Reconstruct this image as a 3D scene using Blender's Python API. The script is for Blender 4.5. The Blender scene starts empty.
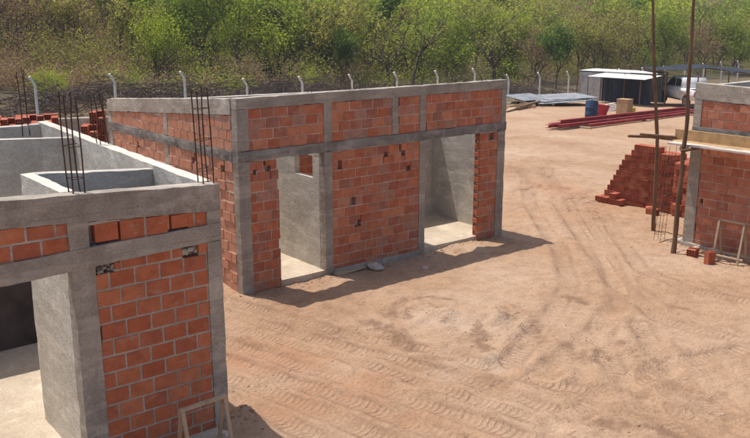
import bpy, bmesh, math, random
import numpy as np
from mathutils import Vector, Matrix, noise

# ------------------------------------------------------------------ camera, sky, sun, exposure
scene = bpy.context.scene
F_PX, CX, CY, CAM_H = 845.0, 375.0, 219.0, 4.6          # focal length in photo pixels (750 wide)
PITCH = math.radians(13.70)
YAW = math.radians(51.155)                               # view direction, from +X towards +Y
cam_data = bpy.data.cameras.new('camera')
cam_data.sensor_width = 36.0
cam_data.lens = F_PX / 750.0 * 36.0
cam_data.clip_end = 2000.0
cam = bpy.data.objects.new('camera', cam_data)
scene.collection.objects.link(cam)
cam.location = (0, 0, CAM_H)
cam.rotation_euler = (math.pi / 2 - PITCH, 0, YAW - math.pi / 2)
scene.camera = cam

SHADOW = Vector((0.40, -1.10, -3.28)).normalized()        # direction the sunlight travels
SUN_ELEV = math.asin(-SHADOW.z)
SUN_ROT = math.atan2(-SHADOW.x, -SHADOW.y)
world = bpy.data.worlds.new('World')
scene.world = world
world.use_nodes = True
wn = world.node_tree
bg = wn.nodes['Background']
sky = wn.nodes.new('ShaderNodeTexSky')
sky.sky_type = 'NISHITA'
sky.sun_disc = False
sky.sun_elevation = SUN_ELEV
sky.sun_rotation = SUN_ROT
sky.dust_density = 2.5
wn.links.new(sky.outputs['Color'], bg.inputs['Color'])
bg.inputs['Strength'].default_value = 0.13
sun_data = bpy.data.lights.new('sun', 'SUN')
sun_data.energy = 4.2
sun_data.angle = math.radians(0.55)
sun_data.color = (1.0, 0.94, 0.86)
sun = bpy.data.objects.new('sun', sun_data)
scene.collection.objects.link(sun)
sun.rotation_euler = SHADOW.to_track_quat('-Z', 'Y').to_euler()
sun.location = (-5, 10, 40)
scene.view_settings.view_transform = 'Standard'
scene.view_settings.look = 'None'
scene.view_settings.gamma = 1.0
scene.view_settings.exposure = 0.18
scene.render.engine = 'CYCLES'

# ------------------------------------------------------------------ helpers
rng = random.Random(7)
nrg = np.random.default_rng(11)
COL = scene.collection
FW = Vector((math.cos(YAW), math.sin(YAW), 0))
RT = Vector((math.sin(YAW), -math.cos(YAW), 0))
FV = FW * math.cos(PITCH) - Vector((0, 0, 1)) * math.sin(PITCH)
UV = FW * math.sin(PITCH) + Vector((0, 0, 1)) * math.cos(PITCH)
CAM = Vector((0, 0, CAM_H))


def ray(px, py):
    return FV + RT * ((px - CX) / F_PX) - UV * ((py - CY) / F_PX)


def base_height(x, y):
    """Large shape of the land: level building plot, falling to the east, a slope beyond the fence."""
    t = np.clip((x - 19.0) / 38.0, 0, 1)
    z = -1.75 * t
    b = np.clip((y - 46.0) / 12.0, 0, 1)
    z = z + b * b * 0.6 + 0.11 * np.clip(y - 56.0, 0, 400)
    return z


def at(px, py, zoff=0.0):
    """Point of the land seen at a photo pixel."""
    d = ray(px, py)
    z = 0.0
    p = None
    for _ in range(40):
        t = (z + zoff - CAM_H) / d.z
        p = CAM + d * t
        z = z * 0.5 + 0.5 * float(base_height(p.x, p.y))
    return p


def at_z(px, py, z):
    d = ray(px, py)
    return CAM + d * ((z - CAM_H) / d.z)


def tag(o, label, cat, group=None, kind=None):
    if label: o['label'] = label
    if cat: o['category'] = cat
    if group: o['group'] = group
    if kind: o['kind'] = kind
    return o


def empty(name, loc, rotz=0.0, label=None, cat=None, group=None):
    o = bpy.data.objects.new(name, None)
    COL.objects.link(o)
    o.location = loc
    o.rotation_euler = (0, 0, rotz)
    o.empty_display_size = 0.2
    tag(o, label, cat, group)
    return o


def link_mesh(name, me, parent=None, local=False):
    o = bpy.data.objects.new(name, me)
    COL.objects.link(o)
    if parent is not None:
        o.parent = parent
        if not local:
            o.matrix_parent_inverse = Matrix.Translation(-Vector(parent.location))
    return o


def mesh_of(name, verts, faces, mat=None, smooth=False):
    me = bpy.data.meshes.new(name)
    me.from_pydata([tuple(v) for v in verts], [], faces)
    if mat is not None:
        me.materials.append(mat)
    if smooth:
        me.polygons.foreach_set('use_smooth', [True] * len(me.polygons))
    me.update()
    return me


class MB:
    """Collects boxes, tubes and grids into one mesh."""
    def __init__(self):
        self.v = []
        self.f = []

    def poly(self, pts):
        n = len(self.v)
        self.v += [tuple(p) for p in pts]
        self.f.append(tuple(range(n, n + len(pts))))

    def raw(self, verts, faces):
        n = len(self.v)
        self.v += [tuple(p) for p in verts]
        self.f += [tuple(i + n for i in f) for f in faces]

    def box(self, x0, x1, y0, y1, z0, z1, M=None, c=0.0):
        if c <= 0:
            vs = [(x0, y0, z0), (x1, y0, z0), (x1, y1, z0), (x0, y1, z0), (x0, y0, z1), (x1, y0, z1), (x1, y1, z1), (x0, y1, z1)]
            fs = [(0, 3, 2, 1), (4, 5, 6, 7), (0, 1, 5, 4), (1, 2, 6, 5), (2, 3, 7, 6), (3, 0, 4, 7)]
        else:
            vs, fs = chamfer_box(x0, x1, y0, y1, z0, z1, c)
        if M is not None:
            vs = [tuple(M @ Vector(v)) for v in vs]
        self.raw(vs, fs)

    def tube(self, pts, rads, n=6, cap=True):
        pts = [Vector(p) for p in pts]
        if not hasattr(rads, '__len__'):
            rads = [rads] * len(pts)
        base = len(self.v)
        prev = None
        for i, p in enumerate(pts):
            d = (pts[min(i + 1, len(pts) - 1)] - pts[max(i - 1, 0)])
            if d.length < 1e-9: d = Vector((0, 0, 1))
            d.normalize()
            a = prev if prev is not None else (Vector((1, 0, 0)) if abs(d.x) < 0.8 else Vector((0, 1, 0)))
            a = (a - d * a.dot(d))
            if a.length < 1e-6: a = d.orthogonal()
            a.normalize()
            prev = a
            b = d.cross(a)
            for k in range(n):
                t = 2 * math.pi * k / n
                self.v.append(tuple(p + (a * math.cos(t) + b * math.sin(t)) * rads[i]))
        for i in range(len(pts) - 1):
            for k in range(n):
                k2 = (k + 1) % n
                self.f.append((base + i * n + k, base + i * n + k2, base + (i + 1) * n + k2, base + (i + 1) * n + k))
        if cap:
            self.f.append(tuple(base + k for k in reversed(range(n))))
            self.f.append(tuple(base + (len(pts) - 1) * n + k for k in range(n)))

    def beam(self, a, b, w, h, up=(0, 0, 1), jit=0.0):
        """Square timber from a to b."""
        a, b = Vector(a), Vector(b)
        d = (b - a)
        L = d.length
        d.normalize()
        u = Vector(up)
        s = d.cross(u)
        if s.length < 1e-4: s = d.orthogonal()
        s.normalize()
        u = s.cross(d).normalized()
        M = Matrix(((d.x, s.x, u.x, a.x), (d.y, s.y, u.y, a.y), (d.z, s.z, u.z, a.z), (0, 0, 0, 1)))
        self.box(0, L, -w / 2, w / 2, -h / 2, h / 2, M, c=min(w, h) * 0.12)

    def build(self, name, mat, parent=None, local=False, smooth=False):
        return link_mesh(name, mesh_of(name, self.v, self.f, mat, smooth), parent, local)


def chamfer_box(x0, x1, y0, y1, z0, z1, c):
    vs, idx = [], {}
    X, Y, Z = (x0, x1), (y0, y1), (z0, z1)
    for i in (0, 1):
        for j in (0, 1):
            for k in (0, 1):
                sx, sy, sz = (1 - 2 * i), (1 - 2 * j), (1 - 2 * k)
                idx[(i, j, k, 0)] = len(vs); vs.append((X[i], Y[j] + sy * c, Z[k] + sz * c))
                idx[(i, j, k, 1)] = len(vs); vs.append((X[i] + sx * c, Y[j], Z[k] + sz * c))
                idx[(i, j, k, 2)] = len(vs); vs.append((X[i] + sx * c, Y[j] + sy * c, Z[k]))
    fs = []

    def q(a, b, cc, d, flip):
        fs.append((a, b, cc, d) if not flip else (d, cc, b, a))
    for i in (0, 1):
        q(idx[(i, 0, 0, 0)], idx[(i, 1, 0, 0)], idx[(i, 1, 1, 0)], idx[(i, 0, 1, 0)], i == 0)
        q(idx[(0, i, 0, 1)], idx[(0, i, 1, 1)], idx[(1, i, 1, 1)], idx[(1, i, 0, 1)], i == 0)
        q(idx[(0, 0, i, 2)], idx[(1, 0, i, 2)], idx[(1, 1, i, 2)], idx[(0, 1, i, 2)], i == 0)
    for j in (0, 1):
        for k in (0, 1):
            q(idx[(0, j, k, 1)], idx[(0, j, k, 2)], idx[(1, j, k, 2)], idx[(1, j, k, 1)], (j + k) % 2 == 0)
            q(idx[(j, 0, k, 0)], idx[(j, 0, k, 2)], idx[(j, 1, k, 2)], idx[(j, 1, k, 0)], (j + k) % 2 == 1)
            q(idx[(j, k, 0, 0)], idx[(j, k, 0, 1)], idx[(j, k, 1, 1)], idx[(j, k, 1, 0)], (j + k) % 2 == 0)
    for i in (0, 1):
        for j in (0, 1):
            for k in (0, 1):
                t = (idx[(i, j, k, 0)], idx[(i, j, k, 1)], idx[(i, j, k, 2)])
                fs.append(t if (i + j + k) % 2 == 1 else t[::-1])
    return vs, fs


def rough_block(name, x0, x1, y0, y1, z0, z1, mat, parent, seg=0.12, jit=0.006, warp=None, smooth=False):
    """A cast or rendered block: box with a fine skin, pushed a few millimetres out of true."""
    nx, ny, nz = [max(1, min(60, int(round((b - a) / seg)))) for a, b in ((x0, x1), (y0, y1), (z0, z1))]
    vs, ids, fs = [], {}, []

    def vid(i, j, k):
        key = (i, j, k)
        if key not in ids:
            p = Vector((x0 + (x1 - x0) * i / nx, y0 + (y1 - y0) * j / ny, z0 + (z1 - z0) * k / nz))
            nv = noise.noise_vector(p * 1.3) * jit * 0.35 + noise.noise_vector(p * 11.0 + Vector((5, 1, 9))) * jit * 0.55
            edge = (i in (0, nx)) + (j in (0, ny)) + (k in (0, nz))
            if edge >= 2:      # worn arrises
                c = Vector(((x0 + x1) / 2, (y0 + y1) / 2, (z0 + z1) / 2))
                w = max(0.0, noise.noise(p * 6.0)) * jit * 1.6
                for ax in range(3):
                    if (ax == 0 and i in (0, nx)) or (ax == 1 and j in (0, ny)) or (ax == 2 and k in (0, nz)):
                        nv[ax] += w if p[ax] < c[ax] else -w
            ids[key] = len(vs)
            q = p + nv
            if warp: q = Vector(warp(q))
            vs.append(q)
        return ids[key]
    for i in range(nx):
        for j in range(ny):
            fs.append((vid(i, j, 0), vid(i, j + 1, 0), vid(i + 1, j + 1, 0), vid(i + 1, j, 0)))
            fs.append((vid(i, j, nz), vid(i + 1, j, nz), vid(i + 1, j + 1, nz), vid(i, j + 1, nz)))
    for i in range(nx):
        for k in range(nz):
            fs.append((vid(i, 0, k), vid(i + 1, 0, k), vid(i + 1, 0, k + 1), vid(i, 0, k + 1)))
            fs.append((vid(i, ny, k), vid(i, ny, k + 1), vid(i + 1, ny, k + 1), vid(i + 1, ny, k)))
    for j in range(ny):
        for k in range(nz):
            fs.append((vid(0, j, k), vid(0, j, k + 1), vid(0, j + 1, k + 1), vid(0, j + 1, k)))
            fs.append((vid(nx, j, k), vid(nx, j + 1, k), vid(nx, j + 1, k + 1), vid(nx, j, k + 1)))
    return link_mesh(name, mesh_of(name, vs, fs, mat, smooth), parent)


# ------------------------------------------------------------------ materials
def new_mat(name):
    m = bpy.data.materials.new(name)
    m.use_nodes = True
    nt = m.node_tree
    b = nt.nodes['Principled BSDF']
    b.inputs['Roughness'].default_value = 0.9
    b.inputs['Specular IOR Level'].default_value = 0.2
    return m, nt, b


def nd(nt, t, **kw):
    n = nt.nodes.new(t)
    for k, v in kw.items():
        if hasattr(n, k): setattr(n, k, v)
        else: n.inputs[k].default_value = v
    return n


def noise_node(nt, scale, detail=4, rough=0.55, vec=None, stretch=None):
    n = nd(nt, 'ShaderNodeTexNoise')
    n.inputs['Scale'].default_value = scale
    n.inputs['Detail'].default_value = detail
    n.inputs['Roughness'].default_value = rough
    if vec is None:
        vec = nd(nt, 'ShaderNodeNewGeometry').outputs['Position']
    if stretch:
        mp = nd(nt, 'ShaderNodeVectorMath', operation='MULTIPLY')
        mp.inputs[1].default_value = stretch
        nt.links.new(vec, mp.inputs[0])
        vec = mp.outputs[0]
    nt.links.new(vec, n.inputs['Vector'])
    return n.outputs['Fac']


def ramp(nt, fac, stops):
    r = nd(nt, 'ShaderNodeValToRGB')
    e = r.color_ramp.elements
    while len(e) < len(stops): e.new(0.5)
    for el, (p, c) in zip(e, stops):
        el.position = p
        el.color = (*c, 1) if len(c) == 3 else c
    nt.links.new(fac, r.inputs['Fac'])
    return r.outputs['Color']


def mix(nt, fac, a, b, mode='MIX'):
    m = nd(nt, 'ShaderNodeMix', data_type='RGBA', blend_type=mode)
    if isinstance(fac, (int, float)): m.inputs[0].default_value = fac
    else: nt.links.new(fac, m.inputs[0])
    for sock, v in ((m.inputs[6], a), (m.inputs[7], b)):
        if isinstance(v, tuple): sock.default_value = (*v, 1)
        else: nt.links.new(v, sock)
    return m.outputs[2]


def math_n(nt, op, a, b=0.0, clamp=False):
    m = nd(nt, 'ShaderNodeMath', operation=op, use_clamp=clamp)
    for s, v in ((m.inputs[0], a), (m.inputs[1], b)):
        if isinstance(v, (int, float)): s.default_value = v
        else: nt.links.new(v, s)
    return m.outputs[0]


def smooth_step(nt, fac, lo, hi):
    m = nd(nt, 'ShaderNodeMapRange', interpolation_type='SMOOTHSTEP')
    m.inputs['From Min'].default_value = lo
    m.inputs['From Max'].default_value = hi
    nt.links.new(fac, m.inputs['Value'])
    return m.outputs['Result']


def bump(nt, b, height, strength=0.4, dist=0.01):
    n = nd(nt, 'ShaderNodeBump')
    n.inputs['Strength'].default_value = strength
    n.inputs['Distance'].default_value = dist
    nt.links.new(height, n.inputs['Height'])
    nt.links.new(n.outputs['Normal'], b.inputs['Normal'])


def concrete_mat(name, dark, mid, light, streak=0.5, sc=1.0, boards=0.0):
    m, nt, b = new_mat(name)
    big = noise_node(nt, 1.6 * sc, 5, 0.6)
    base = ramp(nt, big, [(0.28, dark), (0.5, mid), (0.74, light)])
    fine = noise_node(nt, 38, 4, 0.7)
    base = mix(nt, 0.55, base, ramp(nt, fine, [(0.25, (0.45, 0.45, 0.45)), (0.6, (1.05, 1.05, 1.05)), (0.8, (1.35, 1.33, 1.3))]), 'MULTIPLY')
    st = noise_node(nt, 3.2, 4, 0.6, stretch=(1, 1, 0.16))
    base = mix(nt, math_n(nt, 'MULTIPLY', smooth_step(nt, st, 0.50, 0.72), streak), base, tuple(c * 0.5 for c in dark))
    lay = noise_node(nt, 7, 3, 0.5, stretch=(0.22, 0.22, 1))
    base = mix(nt, math_n(nt, 'MULTIPLY', smooth_step(nt, lay, 0.5, 0.66), 0.35), base, tuple(min(1, c * 1.25) for c in light))
    # board joints of the formwork and small air holes
    sep = nd(nt, 'ShaderNodeSeparateXYZ')
    nt.links.new(nd(nt, 'ShaderNodeNewGeometry').outputs['Position'], sep.inputs[0])
    zz = math_n(nt, 'ADD', math_n(nt, 'MULTIPLY', sep.outputs['Z'], 1 / 0.145), math_n(nt, 'MULTIPLY', noise_node(nt, 0.8, 2, 0.5), 0.5))
    fr = math_n(nt, 'FRACT', zz)
    seam = math_n(nt, 'MULTIPLY', math_n(nt, 'SUBTRACT', 1.0, smooth_step(nt, fr, 0.02, 0.07)), smooth_step(nt, noise_node(nt, 2.2, 3, 0.6), 0.42, 0.58))
    base = mix(nt, math_n(nt, 'MULTIPLY', seam, 0.4 * boards), base, tuple(c * 0.45 for c in dark))
    vor = nd(nt, 'ShaderNodeTexVoronoi'); vor.inputs['Scale'].default_value = 34
    nt.links.new(nd(nt, 'ShaderNodeNewGeometry').outputs['Position'], vor.inputs['Vector'])
    pit = math_n(nt, 'MULTIPLY', math_n(nt, 'SUBTRACT', 1.0, smooth_step(nt, vor.outputs['Distance'], 0.12, 0.24)), smooth_step(nt, noise_node(nt, 4.5, 4, 0.7), 0.50, 0.62))
    base = mix(nt, math_n(nt, 'MULTIPLY', pit, 0.6), base, tuple(c * 0.4 for c in dark))
    blot = smooth_step(nt, noise_node(nt, 2.7, 6, 0.75), 0.53, 0.68)
    base = mix(nt, math_n(nt, 'MULTIPLY', blot, 0.38), base, tuple(min(1, c * 1.35) for c in light))
    nt.links.new(base, b.inputs['Base Color'])
    h = math_n(nt, 'ADD', math_n(nt, 'MULTIPLY', fine, 0.6), noise_node(nt, 9, 3, 0.6))
    h = math_n(nt, 'SUBTRACT', h, math_n(nt, 'ADD', math_n(nt, 'MULTIPLY', pit, 0.7), math_n(nt, 'MULTIPLY', seam, 0.5 * boards)))
    bump(nt, b, h, 0.6, 0.014)
    b.inputs['Roughness'].default_value = 0.92
    return m


def brick_mat(name, tones, dust, dust_amt):
    m, nt, b = new_mat(name)
    oi = nd(nt, 'ShaderNodeObjectInfo')
    tone = ramp(nt, oi.outputs['Random'], [(i / (len(tones) - 1), t) for i, t in enumerate(tones)])
    n1 = noise_node(nt, 7, 5, 0.65)
    tone = mix(nt, 0.8, tone, ramp(nt, n1, [(0.25, (0.62, 0.58, 0.56)), (0.55, (1.0, 1.0, 1.0)), (0.8, (1.25, 1.2, 1.15))]), 'MULTIPLY')
    smear = smooth_step(nt, noise_node(nt, 3.1, 6, 0.7), 0.5, 0.75)
    tone = mix(nt, math_n(nt, 'MULTIPLY', smear, dust_amt), tone, dust)
    spots = smooth_step(nt, noise_node(nt, 26, 3, 0.7), 0.60, 0.72)
    tone = mix(nt, math_n(nt, 'MULTIPLY', spots, 0.35), tone, dust)
    # cement wiped over the faces here and there
    wipe = smooth_step(nt, noise_node(nt, 5.0, 7, 0.8, stretch=(1, 1, 1.8)), 0.57, 0.66)
    tone = mix(nt, math_n(nt, 'MULTIPLY', wipe, 0.2 + 0.6 * dust_amt), tone, (0.40, 0.33, 0.275))
    nt.links.new(tone, b.inputs['Base Color'])
    tc = nd(nt, 'ShaderNodeTexCoord'); sp = nd(nt, 'ShaderNodeSeparateXYZ'); nt.links.new(tc.outputs['Object'], sp.inputs[0])
    groove = math_n(nt, 'SINE', math_n(nt, 'MULTIPLY', sp.outputs['Z'], 2 * math.pi / 0.032))
    h = math_n(nt, 'ADD', noise_node(nt, 45, 3, 0.6), math_n(nt, 'MULTIPLY', smooth_step(nt, groove, 0.2, 0.8), 0.6))
    bump(nt, b, h, 0.5, 0.006)
    b.inputs['Roughness'].default_value = 0.88
    return m


def plain_mat(name, color, rough=0.85, vary=0.35, scale=6.0, metal=0.0, bumpd=0.0, spec=0.25, second=None, stretch=None):
    m, nt, b = new_mat(name)
    n = noise_node(nt, scale, 5, 0.62, stretch=stretch)
    lo = tuple(c * (1 - vary) for c in color)
    hi = second or tuple(min(1, c * (1 + vary * 0.8)) for c in color)
    nt.links.new(ramp(nt, n, [(0.3, lo), (0.5, color), (0.72, hi)]), b.inputs['Base Color'])
    b.inputs['Roughness'].default_value = rough
    b.inputs['Metallic'].default_value = metal
    b.inputs['Specular IOR Level'].default_value = spec
    if bumpd: bump(nt, b, noise_node(nt, scale * 5, 3, 0.6), 0.5, bumpd)
    return m


def leaf_mat(name, cols, trans=0.35):
    m = bpy.data.materials.new(name)
    m.use_nodes = True
    nt = m.node_tree
    nt.nodes.clear()
    out = nd(nt, 'ShaderNodeOutputMaterial')
    geo = nd(nt, 'ShaderNodeNewGeometry')
    oi = nd(nt, 'ShaderNodeObjectInfo')
    a = math_n(nt, 'ADD', math_n(nt, 'MULTIPLY', geo.outputs['Random Per Island'], 0.25),
               math_n(nt, 'MULTIPLY', oi.outputs['Random'], 0.25))
    a = math_n(nt, 'ADD', a, math_n(nt, 'MULTIPLY', smooth_step(nt, noise_node(nt, 0.75, 4, 0.65), 0.3, 0.7), 0.55))
    c = ramp(nt, a, [(i / (len(cols) - 1), t) for i, t in enumerate(cols)])
    d = nd(nt, 'ShaderNodeBsdfDiffuse')
    t = nd(nt, 'ShaderNodeBsdfTranslucent')
    nt.links.new(c, d.inputs['Color'])
    nt.links.new(mix(nt, 1.0, c, (1.25, 1.3, 0.6), 'MULTIPLY'), t.inputs['Color'])
    mx = nd(nt, 'ShaderNodeMixShader')
    mx.inputs[0].default_value = trans
    nt.links.new(d.outputs[0], mx.inputs[1])
    nt.links.new(t.outputs[0], mx.inputs[2])
    nt.links.new(mx.outputs[0], out.inputs['Surface'])
    return m


M_CONC = concrete_mat('concrete', (0.25, 0.215, 0.18), (0.345, 0.30, 0.252), (0.44, 0.385, 0.325), 0.3, boards=0.7)
M_PALE = concrete_mat('pale_render', (0.54, 0.49, 0.42), (0.62, 0.57, 0.49), (0.68, 0.63, 0.55), 0.12, 0.8)
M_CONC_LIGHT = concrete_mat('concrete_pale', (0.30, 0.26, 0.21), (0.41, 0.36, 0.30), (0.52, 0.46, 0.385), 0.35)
M_PLASTER = concrete_mat('cement_render', (0.40, 0.365, 0.32), (0.50, 0.46, 0.405), (0.58, 0.54, 0.475), 0.2, 0.8)
M_BAND = concrete_mat('band_concrete', (0.14, 0.128, 0.115), (0.23, 0.21, 0.188), (0.36, 0.33, 0.295), 0.3)
M_FLOOR = concrete_mat('floor_screed', (0.42, 0.34, 0.25), (0.52, 0.43, 0.33), (0.60, 0.51, 0.40), 0.1)
M_MORTAR = concrete_mat('mortar', (0.30, 0.25, 0.21), (0.40, 0.34, 0.29), (0.48, 0.42, 0.36), 0.15, 2.0)
M_MORTAR_RED = concrete_mat('dusty_mortar', (0.36, 0.20, 0.14), (0.52, 0.41, 0.335), (0.64, 0.56, 0.485), 0.1, 3.0)
M_BRICK_A = brick_mat('fired_brick', [(0.40, 0.105, 0.05), (0.49, 0.15, 0.068), (0.43, 0.12, 0.056), (0.54, 0.19, 0.09), (0.38, 0.11, 0.06), (0.50, 0.16, 0.075)], (0.44, 0.28, 0.20), 0.3)
M_BRICK_B = brick_mat('dusty_brick', [(0.38, 0.105, 0.055), (0.53, 0.175, 0.085), (0.42, 0.13, 0.07), (0.58, 0.225, 0.115), (0.35, 0.135, 0.09), (0.50, 0.15, 0.07), (0.40, 0.22, 0.16)], (0.44, 0.31, 0.235), 0.45)
M_BRICK_SUN = brick_mat('sunlit_orange_brick', [(0.50, 0.21, 0.12), (0.56, 0.26, 0.155), (0.52, 0.23, 0.14), (0.58, 0.29, 0.185), (0.48, 0.22, 0.145)], (0.54, 0.38, 0.28), 0.6)  # side wall's orange tone, lightened to put its sunlight into the colour
M_BRICK_C = brick_mat('dull_brick', [(0.40, 0.135, 0.08), (0.50, 0.185, 0.105), (0.43, 0.15, 0.09), (0.53, 0.21, 0.125)], (0.42, 0.29, 0.23), 0.5)
M_BRICK_PILE = brick_mat('new_brick', [(0.34, 0.085, 0.05), (0.42, 0.12, 0.065), (0.37, 0.095, 0.055), (0.50, 0.18, 0.10)], (0.45, 0.24, 0.15), 0.2)
M_BRICK_HOLE = plain_mat('brick_core', (0.20, 0.05, 0.03), 0.95, 0.3, 12)
M_REBAR = plain_mat('rusty_steel', (0.085, 0.045, 0.032), 0.8, 0.4, 30, 0.3)
M_WHITE = plain_mat('whitewashed_concrete', (0.72, 0.70, 0.66), 0.85, 0.25, 5, bumpd=0.006)
M_WIRE = plain_mat('galvanised_wire', (0.20, 0.19, 0.18), 0.6, 0.2, 20, 0.4)
M_POLE = plain_mat('weathered_pole', (0.17, 0.10, 0.06), 0.9, 0.4, 14, bumpd=0.01, stretch=(1, 1, 0.12))
M_TIMBER = plain_mat('sawn_timber', (0.42, 0.31, 0.21), 0.85, 0.25, 9, bumpd=0.004, stretch=(1, 1, 0.3))
M_PLANK = plain_mat('scaffold_plank', (0.46, 0.30, 0.15), 0.85, 0.3, 6, bumpd=0.004)
M_PLANK_PALE = plain_mat('pale_plank', (0.58, 0.51, 0.44), 0.85, 0.2, 6, bumpd=0.004)
M_RED = plain_mat('red_primer', (0.27, 0.028, 0.030), 0.75, 0.4, 2.2, spec=0.2, second=(0.33, 0.075, 0.06))
M_SHEET = plain_mat('galvanised_sheet', (0.40, 0.41, 0.42), 0.55, 0.3, 2.5, 0.35, second=(0.50, 0.50, 0.48))
M_ROOF = plain_mat('pale_roof_sheet', (0.66, 0.65, 0.61), 0.6, 0.15, 2.0, spec=0.3)
M_TARP = plain_mat('blue_black_tarp', (0.018, 0.028, 0.05), 0.6, 0.5, 1.5, second=(0.04, 0.075, 0.13), stretch=(1, 1, 0.3))
M_NET = plain_mat('dark_shade_sheet', (0.022, 0.026, 0.036), 0.7, 0.4, 2)
M_PAINT = plain_mat('white_car_paint', (0.72, 0.72, 0.72), 0.3, 0.05, 2, spec=0.5)
M_GLASS = plain_mat('dark_glass', (0.02, 0.025, 0.04), 0.08, 0.2, 2, spec=0.6)
M_RUBBER = plain_mat('tyre_rubber', (0.025, 0.024, 0.023), 0.85, 0.3, 12)
M_RIM = plain_mat('alloy', (0.35, 0.35, 0.36), 0.4, 0.2, 9, 0.8)
M_TRIM = plain_mat('black_plastic', (0.025, 0.025, 0.026), 0.7, 0.2, 8)
M_LAMP_RED = plain_mat('red_lens', (0.35, 0.01, 0.01), 0.3, 0.1, 8, spec=0.5)
M_LAMP = plain_mat('clear_lens', (0.6, 0.6, 0.58), 0.2, 0.1, 8, spec=0.5)
M_BLUE = plain_mat('blue_plastic', (0.03, 0.055, 0.115), 0.6, 0.4, 4)
M_PINK = plain_mat('red_plastic', (0.42, 0.035, 0.05), 0.5, 0.25, 4)
M_YELLOW = plain_mat('yellow_plastic', (0.55, 0.42, 0.06), 0.5, 0.2, 4)
M_RECESS_SHADE = plain_mat('recess_shade', (0.06, 0.047, 0.05), 0.8, 0.5, 2.2, bumpd=.006)  # near-black colour standing in for the shade of the recess
M_CARD = plain_mat('plywood', (0.42, 0.27, 0.15), 0.85, 0.2, 4)
M_CLOD = plain_mat('earth_clod', (0.32, 0.20, 0.13), 0.95, 0.4, 9, bumpd=0.01)
M_STONE = plain_mat('pale_rubble', (0.46, 0.39, 0.33), 0.95, 0.3, 8, bumpd=0.01)
M_BARK = plain_mat('bark', (0.095, 0.074, 0.06), 0.95, 0.4, 6, bumpd=0.02)
M_TWIG = plain_mat('dry_twig', (0.15, 0.11, 0.08), 0.95, 0.4, 3)
M_BRUSH = plain_mat('dead_brush', (0.14, 0.092, 0.075), 0.95, 0.5, 0.8, second=(0.27, 0.19, 0.15))
M_LEAF_OLIVE = leaf_mat('olive_leaf', [(0.138, 0.124, 0.055), (0.237, 0.225, 0.091), (0.338, 0.314, 0.130), (0.425, 0.380, 0.169)], 0.52)
M_LEAF_GREEN = leaf_mat('green_leaf', [(0.093, 0.131, 0.034), (0.175, 0.225, 0.055), (0.263, 0.321, 0.081), (0.363, 0.404, 0.111)], 0.52)
M_LEAF_DEEP = leaf_mat('deep_green_leaf', [(0.050, 0.095, 0.034), (0.093, 0.155, 0.047), (0.144, 0.214, 0.065), (0.200, 0.274, 0.085)], 0.5)
M_LEAF_LIME = leaf_mat('lime_leaf', [(0.175, 0.225, 0.039), (0.276, 0.344, 0.058), (0.375, 0.427, 0.085), (0.475, 0.486, 0.124)], 0.55)
M_LEAF_DRY = leaf_mat('dry_leaf', [(0.200, 0.124, 0.094), (0.287, 0.184, 0.137), (0.350, 0.237, 0.163), (0.375, 0.296, 0.176)], 0.3)


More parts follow.
